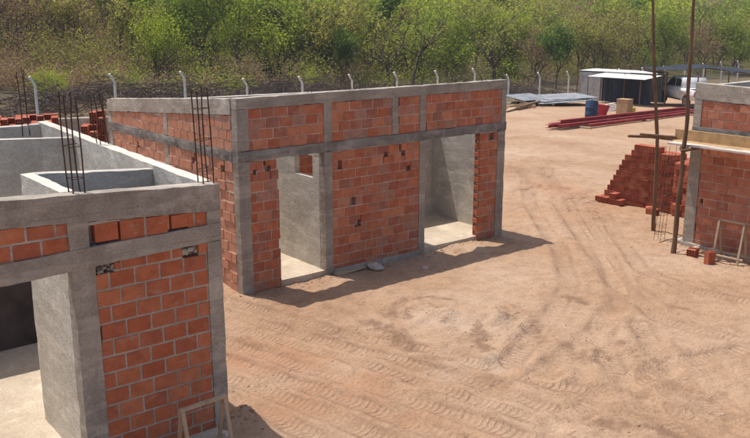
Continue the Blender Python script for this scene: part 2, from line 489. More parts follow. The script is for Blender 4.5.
def ground_mat():
    m, nt, b = new_mat('trodden_sand')
    geo = nd(nt, 'ShaderNodeNewGeometry').outputs['Position']
    n1 = noise_node(nt, 0.33, 6, 0.62, geo)
    sand = ramp(nt, n1, [(0.28, (0.365, 0.225, 0.14)), (0.46, (0.445, 0.292, 0.19)), (0.60, (0.485, 0.333, 0.228)), (0.76, (0.54, 0.395, 0.285))])
    n2 = noise_node(nt, 3.4, 6, 0.72, geo)
    sand = mix(nt, 0.8, sand, ramp(nt, n2, [(0.3, (0.70, 0.66, 0.62)), (0.52, (1, 1, 1)), (0.75, (1.14, 1.12, 1.1))]), 'MULTIPLY')
    grit = noise_node(nt, 26, 5, 0.75, geo)
    sand = mix(nt, 0.8, sand, ramp(nt, grit, [(0.28, (0.55, 0.5, 0.46)), (0.5, (1, 1, 1)), (0.75, (1.18, 1.16, 1.14))]), 'MULTIPLY')
    # scraped, damp soil and pale spilt sand, with outlines of their own
    for nm, col, gain, lo, hi, amt, sc in (('pale_sand', (0.55, 0.42, 0.32), 1.5, 0.35, 0.95, 0.5, 2.6), ('red_soil', (0.42, 0.215, 0.12), 1.3, 0.25, 0.9, 0.6, 1.6),
                                        ('damp_soil', (0.225, 0.135, 0.088), 2.2, 0.45, 0.9, 0.75, 6.5)):
        at_ = nd(nt, 'ShaderNodeAttribute', attribute_name=nm)
        brk = noise_node(nt, sc, 7, 0.78, geo)
        f = math_n(nt, 'ADD', math_n(nt, 'MULTIPLY', at_.outputs['Fac'], 0.85), math_n(nt, 'MULTIPLY', math_n(nt, 'SUBTRACT', brk, 0.5), gain))
        f = math_n(nt, 'MULTIPLY', smooth_step(nt, f, lo, hi), amt)
        f = math_n(nt, 'MULTIPLY', f, smooth_step(nt, at_.outputs['Fac'], 0.02, 0.25))
        sand = mix(nt, f, sand, col)
    # tyre tread pressed into the sand: bars across the rut, broken up where it has been scuffed
    td = nd(nt, 'ShaderNodeAttribute', attribute_name='track_dist').outputs['Fac']
    tr = nd(nt, 'ShaderNodeAttribute', attribute_name='track_run').outputs['Fac']
    band = math_n(nt, 'SUBTRACT', 1.0, smooth_step(nt, td, 0.11, 0.17))
    ph = math_n(nt, 'MULTIPLY', math_n(nt, 'ADD', math_n(nt, 'ADD', tr, math_n(nt, 'MULTIPLY', noise_node(nt, 3.0, 3, 0.6, geo), 0.05)), math_n(nt, 'MULTIPLY', td, 0.18)), 2 * math.pi / 0.085)
    bars = smooth_step(nt, math_n(nt, 'SINE', ph), -0.2, 0.7)
    scuff = smooth_step(nt, noise_node(nt, 1.7, 7, 0.76, geo), 0.41, 0.60)
    tread = math_n(nt, 'MULTIPLY', math_n(nt, 'MULTIPLY', band, bars), scuff)
    edge = math_n(nt, 'MULTIPLY', math_n(nt, 'SUBTRACT', smooth_step(nt, td, 0.09, 0.15), smooth_step(nt, td, 0.15, 0.24)), scuff)
    sand = mix(nt, math_n(nt, 'MULTIPLY', tread, 0.30), sand, (0.215, 0.13, 0.085))
    sand = mix(nt, math_n(nt, 'MULTIPLY', edge, 0.62), sand, (0.24, 0.145, 0.095))
    # rough land outside the plot
    at_ = nd(nt, 'ShaderNodeAttribute', attribute_name='rough_land')
    n3 = noise_node(nt, 0.5, 6, 0.7, geo)
    land = ramp(nt, n3, [(0.3, (0.10, 0.075, 0.05)), (0.45, (0.16, 0.12, 0.08)), (0.58, (0.17, 0.145, 0.075)), (0.75, (0.23, 0.175, 0.115))])
    f = math_n(nt, 'ADD', at_.outputs['Fac'], math_n(nt, 'MULTIPLY', math_n(nt, 'SUBTRACT', n3, 0.5), 0.9))
    sand = mix(nt, smooth_step(nt, f, 0.35, 0.62), sand, land)
    at_ = nd(nt, 'ShaderNodeAttribute', attribute_name='leaf_litter')
    sand = mix(nt, at_.outputs['Fac'], sand, ramp(nt, noise_node(nt, 1.3, 6, 0.7, geo), [(0.3, (0.05, 0.038, 0.025)), (0.5, (0.085, 0.065, 0.04)), (0.7, (0.12, 0.10, 0.05))]))
    nt.links.new(sand, b.inputs['Base Color'])
    h = math_n(nt, 'ADD', math_n(nt, 'MULTIPLY', grit, 0.5), noise_node(nt, 9, 5, 0.7, geo))
    h = math_n(nt, 'SUBTRACT', h, math_n(nt, 'MULTIPLY', tread, 0.28))
    bump(nt, b, h, 0.9, 0.05)
    b.inputs['Roughness'].default_value = 0.95
    b.inputs['Specular IOR Level'].default_value = 0.1
    return m


M_GROUND = ground_mat()

# ------------------------------------------------------------------ the ground
def axis(fine0, fine1, step, lo, hi):
    a = list(np.arange(fine0, fine1 + 1e-6, step))
    s = step
    while a[-1] < hi:
        s = min(s * 1.13, 6.0); a.append(a[-1] + s)
    s = step
    pre = []
    x = fine0
    while x > lo:
        s = min(s * 1.25, 8.0); x -= s; pre.append(x)
    return np.array(pre[::-1] + a)


def poly_dist(X, Y, pts):
    """Distance to a polyline and the run along it."""
    best = np.full(X.shape, 1e9); run = np.zeros(X.shape); side = np.zeros(X.shape); acc = 0.0
    for (ax, ay), (bx, by) in zip(pts[:-1], pts[1:]):
        dx, dy = bx - ax, by - ay
        L = math.hypot(dx, dy)
        t = np.clip(((X - ax) * dx + (Y - ay) * dy) / (L * L), 0, 1)
        d = np.hypot(X - ax - t * dx, Y - ay - t * dy)
        m = d < best
        best = np.where(m, d, best); run = np.where(m, acc + t * L, run)
        side = np.where(m, np.sign((X - ax) * dy - (Y - ay) * dx), side)
        acc += L
    return best, run, side


def vnoise(X, Y, scale, seed=0):
    """Smooth value noise on arrays."""
    g = np.random.default_rng(seed).random((256, 256))
    x, y = X * scale + 500, Y * scale + 500
    xi, yi = np.floor(x).astype(int), np.floor(y).astype(int)
    fx, fy = x - xi, y - yi
    fx, fy = fx * fx * (3 - 2 * fx), fy * fy * (3 - 2 * fy)
    a, b = g[xi % 256, yi % 256], g[(xi + 1) % 256, yi % 256]
    c, d = g[xi % 256, (yi + 1) % 256], g[(xi + 1) % 256, (yi + 1) % 256]
    return (a * (1 - fx) + b * fx) * (1 - fy) + (c * (1 - fx) + d * fx) * fy - 0.5


def px_line(pts):
    return [tuple(at_z(x, y, 0.0).xy) for x, y in pts]


TRACKS = [px_line(p) for p in (
    [(200, 318), (300, 345), (400, 372), (520, 412), (640, 455)],
    [(200, 352), (280, 380), (360, 405), (470, 445)],
    [(225, 300), (330, 330), (430, 352), (560, 385), (760, 430)],
    [(545, 375), (590, 335), (622, 300), (600, 262), (560, 205), (548, 165)],
    [(500, 372), (548, 320), (570, 285), (560, 250), (530, 205), (524, 165)],
    [(760, 345), (660, 320), (620, 285), (600, 240), (575, 195)],
    [(560, 425), (620, 385), (690, 360), (770, 345)],
    [(215, 338), (300, 367), (390, 394), (500, 428), (560, 450)],
    [(220, 376), (290, 402), (370, 432), (420, 452)],
    [(228, 398), (290, 425), (330, 445)],
    [(215, 310), (300, 336), (380, 356), (470, 382), (600, 425), (650, 445)],
    [(690, 440), (640, 400), (615, 370), (600, 340), (612, 310)],
    [(740, 430), (690, 390), (655, 350), (640, 325)],
    [(770, 305), (690, 290), (640, 268), (615, 235), (590, 190)],
)]
MOUNDS = [(at_z(425, 312, 0).xy, 0.75, 0.15), (at_z(395, 335, 0).xy, 0.45, 0.09), (at_z(480, 318, 0).xy, 0.6, 0.12), (at_z(455, 345, 0).xy, 0.8, 0.08),
          (at_z(470, 250, 0).xy, 0.55, 0.11), (at_z(340, 280, 0).xy, 0.55, 0.05), (at_z(520, 160, 0).xy, 1.1, 0.25), (at_z(535, 135, 0).xy, 1.6, 0.35),
          (at_z(232, 282, 0).xy, 0.45, 0.12), (at_z(238, 425, 0).xy, 0.28, 0.24), (at_z(505, 325, 0).xy, 0.5, 0.11), (at_z(700, 248, 0).xy, 0.6, 0.05),
          (at_z(560, 292, 0).xy, 0.5, 0.06), (at_z(640, 350, 0).xy, 0.5, 0.05)]
DAMP = [(at_z(x, y, 0).xy, r, s) for x, y, r, s in ((392, 337, 0.42, 1), (378, 330, 0.32, 1), (407, 345, 0.3, 1), (405, 315, 0.35, 0.9), (420, 302, 0.5, 0.9), (440, 318, 0.4, .7),
        (478, 338, 0.3, 1), (484, 350, 0.28, .9), (505, 328, .35, .8), (522, 315, 0.35, .9), (578, 302, .3, 1), (567, 345, .5, .8), (585, 360, .5, .8), (600, 352, 0.4, .8),
        (628, 354, .35, .9), (650, 362, .4, .8), (680, 308, .3, .9), (700, 395, .35, .8), (605, 420, 0.4, .9), (668, 432, 0.5, 1), (640, 330, .4, .7), (545, 335, .5, .7),
        (520, 168, 0.9, 1), (540, 172, 0.6, 1), (530, 188, 0.9, 1), (520, 182, 0.8, 1), (560, 158, 0.7, .8), (300, 385, 0.5, .7), (250, 395, 0.4, .7), (620, 250, .5, .7), (232, 280, 0.4, .9))]
PALE = [(at_z(x, y, 0).xy, r, s) for x, y, r, s in ((455, 325, 1.3, 1), (480, 365, 0.9, .9), (430, 345, .8, .7), (262, 320, .8, .5), (475, 300, 1.2, .8), (470, 250, 0.5, .8), (340, 280, .5, .8),
        (600, 230, 1.6, .5), (640, 225, 1.2, .6), (690, 250, .8, .7), (590, 150, 2.5, .5), (620, 135, 3.5, .6))]
RED = [(at_z(x, y, 0).xy, r, s) for x, y, r, s in ((250, 360, 1.4, .9), (320, 400, 1.5, .8), (560, 190, 1.6, .9), (605, 205, 1.4, .8), (540, 215, 1.6, .6), (420, 420, 1.3, .6), (570, 250, 1.5, .5))]


def relief(X, Y):
    z = base_height(X, Y)
    near = np.clip(1 - (np.hypot(X - 10, Y - 9) - 22) / 20, 0, 1)
    z = z + (vnoise(X, Y, 0.35, 1) * 0.10 + vnoise(X, Y, 1.3, 2) * 0.05) * (0.35 + 0.65 * np.clip((Y - 20) / 15, 0, 1))
    lump = np.clip(vnoise(X, Y, 0.5, 9) + 0.25, 0, 1)
    z = z + (vnoise(X, Y, 4.0, 3) * 0.040 + vnoise(X, Y, 9.0, 4) * 0.036) * near * (0.5 + lump)
    for pts in TRACKS:
        for off in (0.0,):
            d, run, side = poly_dist(X, Y, pts)
            w = np.exp(-(d / 0.16) ** 2)
            berm = np.exp(-((d - 0.27) / 0.08) ** 2)
            tread = np.sin((run + d * 0.55) * 2 * math.pi / 0.21)
            fade = 0.45 + 0.9 * np.clip(vnoise(X, Y, 0.7, 12) + 0.4, 0, 1)
            z = z + (-0.038 * w + 0.030 * berm + 0.004 * w * tread) * fade
    for (mx, my), r, h in MOUNDS:
        d2 = ((X - mx) ** 2 + (Y - my) ** 2) / (r * r)
        k = np.exp(-d2 * 1.6)
        z = z + h * k * (0.75 + 1.3 * vnoise(X, Y, 2.6, 7) + 0.55 * vnoise(X, Y, 8.0, 8))
    # level strips under the buildings
    return z


XS = axis(4.0, 14.5, 0.05, -60, 330)
YS = axis(2.2, 12.2, 0.05, -60, 330)
GX, GY = np.meshgrid(XS, YS, indexing='ij')
GZ = relief(GX, GY)
for bx0, bx1, by0, by1 in ((6.9, 12.85, 12.2, 17.0), (-2.0, 4.05, 8.15, 13.2), (15.5, 20.8, 3.8, 8.85)):
    ins = (GX > bx0) & (GX < bx1) & (GY > by0) & (GY < by1)
    GZ = np.where(ins, np.minimum(GZ, -0.03), GZ)
nX, nY = GX.shape
gverts = np.stack([GX, GY, GZ], -1).reshape(-1, 3)
I = np.arange(nX * nY).reshape(nX, nY)
gfaces = np.stack([I[:-1, :-1], I[1:, :-1], I[1:, 1:], I[:-1, 1:]], -1).reshape(-1, 4)


def np_mesh(name, verts, quads, mats, smooth=False, tri=False):
    me = bpy.data.meshes.new(name)
    k = 3 if tri else 4
    me.vertices.add(len(verts)); me.vertices.foreach_set('co', np.asarray(verts, np.float32).ravel())
    me.loops.add(len(quads) * k); me.loops.foreach_set('vertex_index', np.asarray(quads, np.int32).ravel())
    me.polygons.add(len(quads))
    me.polygons.foreach_set('loop_start', np.arange(0, len(quads) * k, k, dtype=np.int32))
    me.polygons.foreach_set('loop_total', np.full(len(quads), k, np.int32))
    if smooth: me.polygons.foreach_set('use_smooth', np.ones(len(quads), bool))
    for m in mats: me.materials.append(m)
    me.update(calc_edges=True)
    me.validate()
    return me


gme = np_mesh('ground', gverts, gfaces, [M_GROUND], smooth=True)


def spot_field(spots):
    v = np.zeros(GX.shape)
    for k, ((mx, my), r, s) in enumerate(spots):
        a = -0.7 + 0.9 * math.sin(k * 2.4)
        da, db = (GX - mx) * math.cos(a) + (GY - my) * math.sin(a), -(GX - mx) * math.sin(a) + (GY - my) * math.cos(a)
        v = np.maximum(v, s * np.exp(-(da ** 2 / (1.5 * r) ** 2 + db ** 2 / (0.6 * r) ** 2)))
    return v


STROKES = [(px_line(p), w, s_) for p, w, s_ in (
    ([(368, 322), (390, 332), (402, 341), (416, 353)], .17, 1), ([(388, 318), (398, 308), (412, 300), (432, 297), (446, 301)], .16, .9), ([(477, 328), (481, 340), (487, 352)], .14, 1), ([(398, 312), (410, 322)], .12, .9),
    ([(498, 318), (510, 327), (522, 331)], .13, .8), ([(516, 306), (530, 316), (538, 330), (543, 342)], .14, .8), ([(568, 298), (584, 304)], .14, 1), ([(560, 340), (575, 352), (590, 360)], .18, .8),
    ([(596, 350), (612, 357)], .15, .8), ([(622, 344), (634, 354), (640, 362)], .14, .8), ([(590, 418), (606, 422), (622, 424)], .16, 1), ([(655, 430), (672, 436)], .2, 1), ([(668, 306), (684, 309)], .13, .9),
    ([(692, 388), (706, 398)], .15, .8), ([(505, 176), (530, 170), (552, 176)], .3, 1), ([(508, 190), (540, 187), (566, 189)], .22, 1), ([(548, 158), (575, 156)], .3, .7), ([(440, 320), (452, 330)], .14, .7))]


def stroke_field():
    v = np.zeros(GX.shape)
    for pts, w, s_ in STROKES:
        d = poly_dist(GX, GY, pts)[0]
        v = np.maximum(v, s_ * np.exp(-(d / (w * 1.35)) ** 2))
    return v


def track_fields():
    bd, br, b2 = np.full(GX.shape, 9.0), np.zeros(GX.shape), np.full(GX.shape, 9.0)
    for k, pts in enumerate(TRACKS):
        d, run, side = poly_dist(GX, GY, pts)
        m = d < bd
        b2 = np.where(m, bd, np.minimum(b2, d))
        bd = np.where(m, d, bd); br = np.where(m, run, br)
    return bd + np.clip(0.24 - b2, 0, 0.24) * 3.0, br      # crossings are churned flat


T_DIST, T_RUN = track_fields()
rough_land = np.clip((GY - 38.5) / 4.0, 0, 1)
rough_land = np.maximum(rough_land, np.clip((GX - 62) / 6, 0, 1))
rough_land = np.maximum(rough_land, np.clip((GY - 21 - 0.0 * GX) / 6, 0, 1) * np.clip((24 - GX) / 6, 0, 1) * 0.8)
rough_land = np.maximum(rough_land, np.clip((GY - 33) / 4.0, 0, 1) * np.clip((52 - GX) / 5, 0, 1) * 0.62)
for nm, fld in (('damp_soil', np.maximum(stroke_field(), 0.55 * spot_field(DAMP))), ('pale_sand', spot_field(PALE)), ('red_soil', spot_field(RED)), ('rough_land', rough_land), ('track_dist', T_DIST), ('track_run', T_RUN), ('leaf_litter', np.clip((GY - 45 - 3 * vnoise(GX, GY, .3, 31)) / 5, 0, 1))):
    a = gme.attributes.new(nm, 'FLOAT', 'POINT')
    a.data.foreach_set('value', fld.reshape(-1).astype(np.float32))
ground = link_mesh('ground', gme)
ground['kind'] = 'structure'


def gz(x, y):
    return float(relief(np.array([float(x)]), np.array([float(y)]))[0])


# ------------------------------------------------------------------ brickwork
BL, BH, COURSE = 0.248, 0.158, 0.1725
BRICK_MESHES = {}


def brick_variants(mat):
    if mat.name in BRICK_MESHES: return BRICK_MESHES[mat.name]
    out = []
    r = random.Random(3)
    for _ in range(6):
        vs, fs = chamfer_box(-BL / 2, BL / 2, 0, 0.10, -BH / 2, BH / 2, 0.005)
        vs = [(x + r.uniform(-.002, .002), y + (r.uniform(-.002, .002) if y < 0.05 else 0), z + r.uniform(-.002, .002)) for x, y, z in vs]
        out.append(mesh_of('brick', vs, fs, mat))
    BRICK_MESHES[mat.name] = out
    return out


def brick_wall(parent, origin, rotz, width, z0, z1, brick_m, mortar_m, single=True, holes=(), zfun=None, zbot=None, off=0.0, name='brick_wall', course=COURSE, rough=0.004, back=True, JOINT=0.013, inset=0.004):
    """Panel of brickwork. Local x along the wall, y into it, z up. The joints are one mesh (the part), every brick a mesh on it."""
    zf = zfun or (lambda u: z1)
    zb = zbot or (lambda u: z0)
    mor = MB()
    pieces = []
    n = int(math.ceil((z1 + 0.3 - z0) / course))
    pitch = BL + JOINT
    for r in range(n):
        za = z0 + r * course
        shift = (0.0 if r % 2 == 0 else pitch / 2) + off + rng.uniform(-.02, .02)
        k0 = int(math.floor(-shift / pitch)) - 1
        u = k0 * pitch + shift
        while u < width:
            a, b = max(u, 0.0), min(u + BL, width)
            if b - a > 0.03:
                mid = (a + b) / 2
                lo, hi = max(za, zb(mid)), min(za + course - JOINT, zf(mid) - 0.004)
                if hi - lo > 0.045:
                    rects = [(a, b, lo, hi)]
                    for (h0, h1, g0, g1) in holes:
                        nxt = []
                        for (a1, b1, c1, d1) in rects:
                            if h0 >= b1 or h1 <= a1 or g0 >= d1 or g1 <= c1:
                                nxt.append((a1, b1, c1, d1)); continue
                            if h0 - a1 > 0.055: nxt.append((a1, h0, c1, d1))
                            if b1 - h1 > 0.055: nxt.append((h1, b1, c1, d1))
                            ha, hb = max(a1, h0), min(b1, h1)
                            if g0 - c1 > 0.055: nxt.append((ha, hb, c1, g0))
                            if d1 - g1 > 0.055: nxt.append((ha, hb, g1, d1))
                        rects = nxt
                    pieces += rects
                    # joints: under the brick and at its right end, left out only inside a hole
                    jd = inset + rng.uniform(0, .003)
                    if lo - zb(mid) > 0.002:
                        segs = [(a - 0.001, min(b + JOINT, width))]
                        for (h0, h1, g0, g1) in holes:
                            if g0 < lo - 0.002 and g1 > lo - JOINT + 0.002:
                                segs = [t for (p, q) in segs for t in ((p, min(q, h0)), (max(p, h1), q)) if t[1] - t[0] > .004]
                        for (p, q) in segs: mor.box(p, q, jd, 0.097, lo - JOINT - 0.001, lo + 0.003)
                    if b < width - 0.01 and not any(h0 < b + JOINT - .002 and h1 > b + .002 and g0 < hi and g1 > lo for (h0, h1, g0, g1) in holes):
                        mor.box(b - 0.002, min(b + JOINT + .002, width), jd + 0.0013, 0.0955, lo - 0.0005, hi + 0.0015)
                    top = min(zf(a), zf(b))
                    if za + course >= top - 0.05 and top - hi > 0.006:      # bedding under the beam
                        mor.box(a - 0.001, min(b + JOINT, width), jd + .001, 0.096, hi - .002, top - .001)
                elif hi > lo - .01:
                    top = min(zf(a), zf(b))
                    if top > lo - JOINT: mor.box(a - 0.001, min(b + JOINT, width), inset + .002, 0.096, lo - JOINT - .001, top - .001)
            u += pitch
    if back:
        mor.box(0.0, width, 0.1005, 0.150, z0 - 0.002, z0 + 0.02)
        mor.poly([(0, 0.101, z0), (width, 0.101, z0), (width, 0.101, zf(width)), (0, 0.101, zf(0))])
        mor.poly([(0, 0.150, z0), (0, 0.150, zf(0)), (width, 0.150, zf(width)), (width, 0.150, z0)])
    o = bpy.data.objects.new(name, mesh_of(name, mor.v, mor.f, mortar_m))
    COL.objects.link(o)
    o.parent = parent
    o.location = Vector(origin) - Vector(parent.location)
    o.rotation_euler = (0, 0, rotz)
    var = brick_variants(brick_m)
    if single:
        for (a, b, c, d) in pieces:
            br = bpy.data.objects.new('brick', rng.choice(var))
            COL.objects.link(br)
            br.parent = o
            br.location = ((a + b) / 2, rng.uniform(-rough, rough * 0.6), (c + d) / 2)
            br.scale = ((b - a) / BL, 1, (d - c) / BH)
            br.rotation_euler = (rng.uniform(-.012, .012), rng.uniform(-.008, .008), rng.uniform(-.012, .012))
    else:
        mb = MB()
        for (a, b, c, d) in pieces:
            mb.box(a, b, rng.uniform(-rough, rough), 0.1, c, d, c=0.004)
        q = mb.build('brick_courses', brick_m, o, local=True)
        q['kind'] = 'stuff'
    return o


def rebar_cage(parent, cx, cy, z0, h, s=0.06, lean=(0, 0), n=4, heights=None, ties=4, rad=0.0075):
    """Starter bars of a column with their stirrups."""
    cs = [(-s, -s), (s, -s), (s, s), (-s, s)][:n]
    tops = []
    for i, (dx, dy) in enumerate(cs):
        hh = h * (heights[i] if heights else rng.uniform(0.93, 1.03))
        bend = Vector((rng.uniform(-.02, .02), rng.uniform(-.02, .02), 0))
        pts = [Vector((cx + dx + lean[0] * t, cy + dy + lean[1] * t, z0 - 0.05 + (hh + .05) * t)) + bend * (4 * t * (1 - t)) for t in (0, .25, .5, .75, 1)]
        mb = MB(); mb.tube(pts, rad, 5)
        mb.build('rebar', M_REBAR, parent)
    for k in range(ties):
        mb = MB()
        t = (k + 0.5) / ties * 0.95
        ring = [Vector((cx + dx * 1.15 + lean[0] * t, cy + dy * 1.15 + lean[1] * t, z0 + h * t + rng.uniform(-.01, .01))) for dx, dy in ((-s, -s), (s, -s), (s, s), (-s, s))]
        ring.append(ring[0])
        mb.tube(ring, 0.004, 4)
        mb.build('stirrup', M_REBAR, parent)


R90 = -math.pi / 2

# ------------------------------------------------------------------ middle building
BX0, BX1, BY0, BY1 = 6.72, 13.02, 11.88, 17.2
mid = empty('brick_building', (BX0, BY0, 0), 0, 'roofless red brick building with two doorways and a sloping side wall', 'building', 'buildings under construction')


def roof_b(y):
    return 3.28 - 0.40 * (y - BY0) / (BY1 - BY0)


def warp_top_b(zref, depth):
    # top beam of the side walls follows the fall of the roof
    def w(p):
        return (p.x, p.y, p.z + roof_b(min(max(p.y, BY0), BY1)) - 3.28)
    return w


P = 0.012    # how far the concrete stands proud of the bricks
# floors and plinth
rough_block('floor_slab', BX0 + 0.13, BX1 - 0.13, BY0 + 0.02, BY1 - 0.1, -0.15, 0.10, M_FLOOR, mid, 0.3, 0.008)
# columns of the front
for (a, b, z0, z1, nm) in ((BX0, 6.94, -0.1, 2.25, 0), (8.43, 8.60, -0.1, 2.25, 1), (10.65, 10.80, -0.1, 2.25, 2), (12.80, BX1, -0.1, 2.25, 3),
                           (BX0, 6.94, 2.42, 3.10, 0), (8.43, 8.60, 2.42, 3.10, 1), (9.97, 10.12, 2.42, 3.10, 2), (10.65, 10.80, 2.42, 3.10, 2), (12.88, BX1, 2.42, 3.10, 3)):
    rough_block('column', a, b, BY0 - P, BY0 + 0.16, z0, z1, M_CONC, mid, 0.1, 0.007)
rough_block('band_beam', BX0 - 0.004, BX1 + 0.012, BY0 - P - 0.008, BY0 + 0.165, 2.25, 2.42, M_BAND, mid, 0.08, 0.012)
rough_block('top_beam', BX0 - 0.002, BX1 + 0.006, BY0 - P - 0.004, BY0 + 0.168, 3.10, 3.28, M_CONC, mid, 0.09, 0.010)
# front brick panels
hB = [(0.10, 0.19, 2.06, 2.16), (0.42, 0.50, 2.06, 2.16)]
brick_wall(mid, (6.94, BY0, 0), 0, 0.55, 0.0, 2.25, M_BRICK_B, M_MORTAR_RED, holes=[(0.06, 0.13, 2.02, 2.10), (0.30, 0.40, 2.05, 2.14)])
brick_wall(mid, (8.60, BY0, 0), 0, 2.05, 0.0, 2.25, M_BRICK_B, M_MORTAR_RED, holes=[(0.12, 0.22, 1.95, 2.06), (1.18, 1.28, 2.02, 2.11), (1.60, 1.70, 2.0, 2.10), (1.72, 1.84, 1.70, 1.80), (.40, .52, 1.22, 1.36), (0.5, 0.64, 0.80, 0.93)])
brick_wall(mid, (12.30, BY0, 0), 0, 0.50, 0.0, 2.25, M_BRICK_B, M_MORTAR_RED, holes=[(0.24, 0.40, 2.10, 2.2)])
for a, b in ((6.94, 8.43), (8.60, 9.97), (10.12, 10.65), (10.80, 12.88)):
    brick_wall(mid, (a, BY0, 0), 0, b - a, 2.42, 3.10, M_BRICK_B, M_MORTAR_RED, off=rng.uniform(0, .2))
# brick jamb of the right doorway, laid with the hollow ends out
jamb = MB()
for r in range(13):
    jamb.box(12.286 - rng.uniform(0, .008), 12.302, BY0 + 0.012, BY0 + 0.14, 0.03 + r * COURSE, 0.03 + r * COURSE + BH * 0.62, c=0.003)
jamb.build('jamb_bricks', M_BRICK_A, mid)['kind'] = 'stuff'
# patches of rendered plinth at the foot of the wall
rough_block('plinth', 8.6, 10.7, BY0 - 0.05, BY0 + 0.002, -0.1, 0.10, M_CONC, mid, 0.1, 0.02)
# left side wall (faces the sun)
for a, b in ((BY0 + 0.17, BY0 + 0.20),):
    pass
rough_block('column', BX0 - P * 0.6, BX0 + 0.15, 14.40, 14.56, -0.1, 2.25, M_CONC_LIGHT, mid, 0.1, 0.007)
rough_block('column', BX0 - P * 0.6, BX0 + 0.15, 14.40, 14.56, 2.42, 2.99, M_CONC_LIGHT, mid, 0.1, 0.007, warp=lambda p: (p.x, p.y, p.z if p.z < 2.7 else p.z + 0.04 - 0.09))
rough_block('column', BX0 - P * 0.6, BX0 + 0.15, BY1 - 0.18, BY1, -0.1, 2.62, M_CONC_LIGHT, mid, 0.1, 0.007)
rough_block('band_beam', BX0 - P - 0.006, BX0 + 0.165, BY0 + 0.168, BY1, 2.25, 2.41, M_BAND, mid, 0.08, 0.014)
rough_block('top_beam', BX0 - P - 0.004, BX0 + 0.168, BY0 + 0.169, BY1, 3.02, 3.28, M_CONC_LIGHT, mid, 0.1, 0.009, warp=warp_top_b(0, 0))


def side_top(u_from):
    # local u runs towards -Y from the panel's far end
    return lambda u: 3.02 + roof_b(u_from - u) - 3.28


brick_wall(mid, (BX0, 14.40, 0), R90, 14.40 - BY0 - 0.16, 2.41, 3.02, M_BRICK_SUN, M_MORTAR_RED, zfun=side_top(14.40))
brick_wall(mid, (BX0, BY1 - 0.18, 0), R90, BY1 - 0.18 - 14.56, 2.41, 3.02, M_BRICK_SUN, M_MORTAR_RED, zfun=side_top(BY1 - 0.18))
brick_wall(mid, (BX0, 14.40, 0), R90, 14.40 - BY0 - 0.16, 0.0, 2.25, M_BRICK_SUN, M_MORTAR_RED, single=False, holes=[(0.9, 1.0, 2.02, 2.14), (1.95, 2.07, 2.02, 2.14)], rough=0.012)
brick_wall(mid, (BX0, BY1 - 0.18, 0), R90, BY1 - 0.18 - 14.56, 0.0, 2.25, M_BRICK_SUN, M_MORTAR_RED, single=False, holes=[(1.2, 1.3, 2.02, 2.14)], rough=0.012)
# right side wall and back wall, inside rendered
rough_block('side_wall', BX1 - 0.15, BX1, BY0 + 0.17, BY1, 0, 3.28, M_PLASTER, mid, 0.15, 0.008, warp=lambda p: (p.x, p.y, p.z * (3.24 - 0.53 * (p.y - BY0) / (BY1 - BY0)) / 3.28))
rough_block('back_wall', BX0 + 0.17, BX1 - 0.152, BY1 - 0.15, BY1, 0, 2.81, M_PLASTER, mid, 0.2, 0.008, warp=lambda p: (p.x, p.y, p.z * (2.81 - 0.016 * (p.x - BX0)) / 2.81))
# inner partitions: wall beside the left doorway with a small window, and the cross wall
PY = 13.92
T = 2.62
rough_block('partition', 8.435, 8.555, BY0 + 0.17, PY, 0.05, 1.745, M_PLASTER, mid, 0.12, 0.006)
rough_block('partition', 8.435, 8.555, BY0 + 0.17, PY, 2.14, T, M_PLASTER, mid, 0.12, 0.006)
rough_block('partition', 8.436, 8.554, BY0 + 0.17, 12.25, 1.745, 2.14, M_PLASTER, mid, 0.12, 0.006)
rough_block('partition', 8.436, 8.554, 12.83, PY, 1.745, 2.14, M_PLASTER, mid, 0.12, 0.006)
rough_block('partition', 10.67, 10.79, BY0 + 0.17, PY, 0.05, T, M_PLASTER, mid, 0.15, 0.006)
rough_block('cross_wall', 8.44, BX1 - 0.152, PY, PY + 0.13, 0.05, 2.74, M_PLASTER, mid, 0.15, 0.006)
brick_wall(mid, (8.56, PY - 0.155, 0), 0, 2.1, 0.1, 2.7, M_BRICK_B, M_MORTAR_RED, single=False, back=False)
# bent tie wires and starter bars along the wall tops
for (x, y, h, n) in ((9.05, BY0 + .08, .30, 3), (9.30, BY0 + .08, .24, 2), (10.05, BY0 + .08, .20, 3), (11.6, BY0 + 0.08, .16, 2), (8.2, BY0 + 0.1, 0.18, 2), (12.4, BY0 + 0.08, 0.14, 2), (10.7, BY0 + .08, .22, 2)):
    mb = MB()
    for k in range(n):
        p = Vector((x + rng.uniform(-.08, .08), y + rng.uniform(-.04, .04), 3.26))
        mb.tube([p, p + Vector((rng.uniform(-.03, .03), 0, h * .6)), p + Vector((rng.uniform(-.08, .08), 0, h * rng.uniform(.8, 1.05)))], 0.005, 4)
    mb.build('tie_wire', M_REBAR, mid)

# ------------------------------------------------------------------ near building on the left
AX0, AX1, AY0, AY1 = -2.1, 4.22, 7.89, 13.3
near = empty('brick_building', (AX1, AY0, 0), 0, 'unroofed building with grey beams, red brick front panel and tall rusty starter bars', 'building', 'buildings under construction')


def a_low(x): return 2.165 + (x - 2.0) * 0.032
def a_high(x): return 2.375 + (x - 2.0) * 0.022
def a_tbot(x): return 2.70 - (x - 2.0) * 0.066
def a_ttop(x): return 2.963 - (x - 2.0) * 0.054


def ay_top(y):
    pts = [(7.89, 2.85), (13.3, 2.99)]
    return float(np.interp(y, [p[0] for p in pts], [p[1] for p in pts]))


def lerp_z(fb, ft):
    return lambda p: (p.x, p.y, fb(p.x) + (ft(p.x) - fb(p.x)) * p.z)


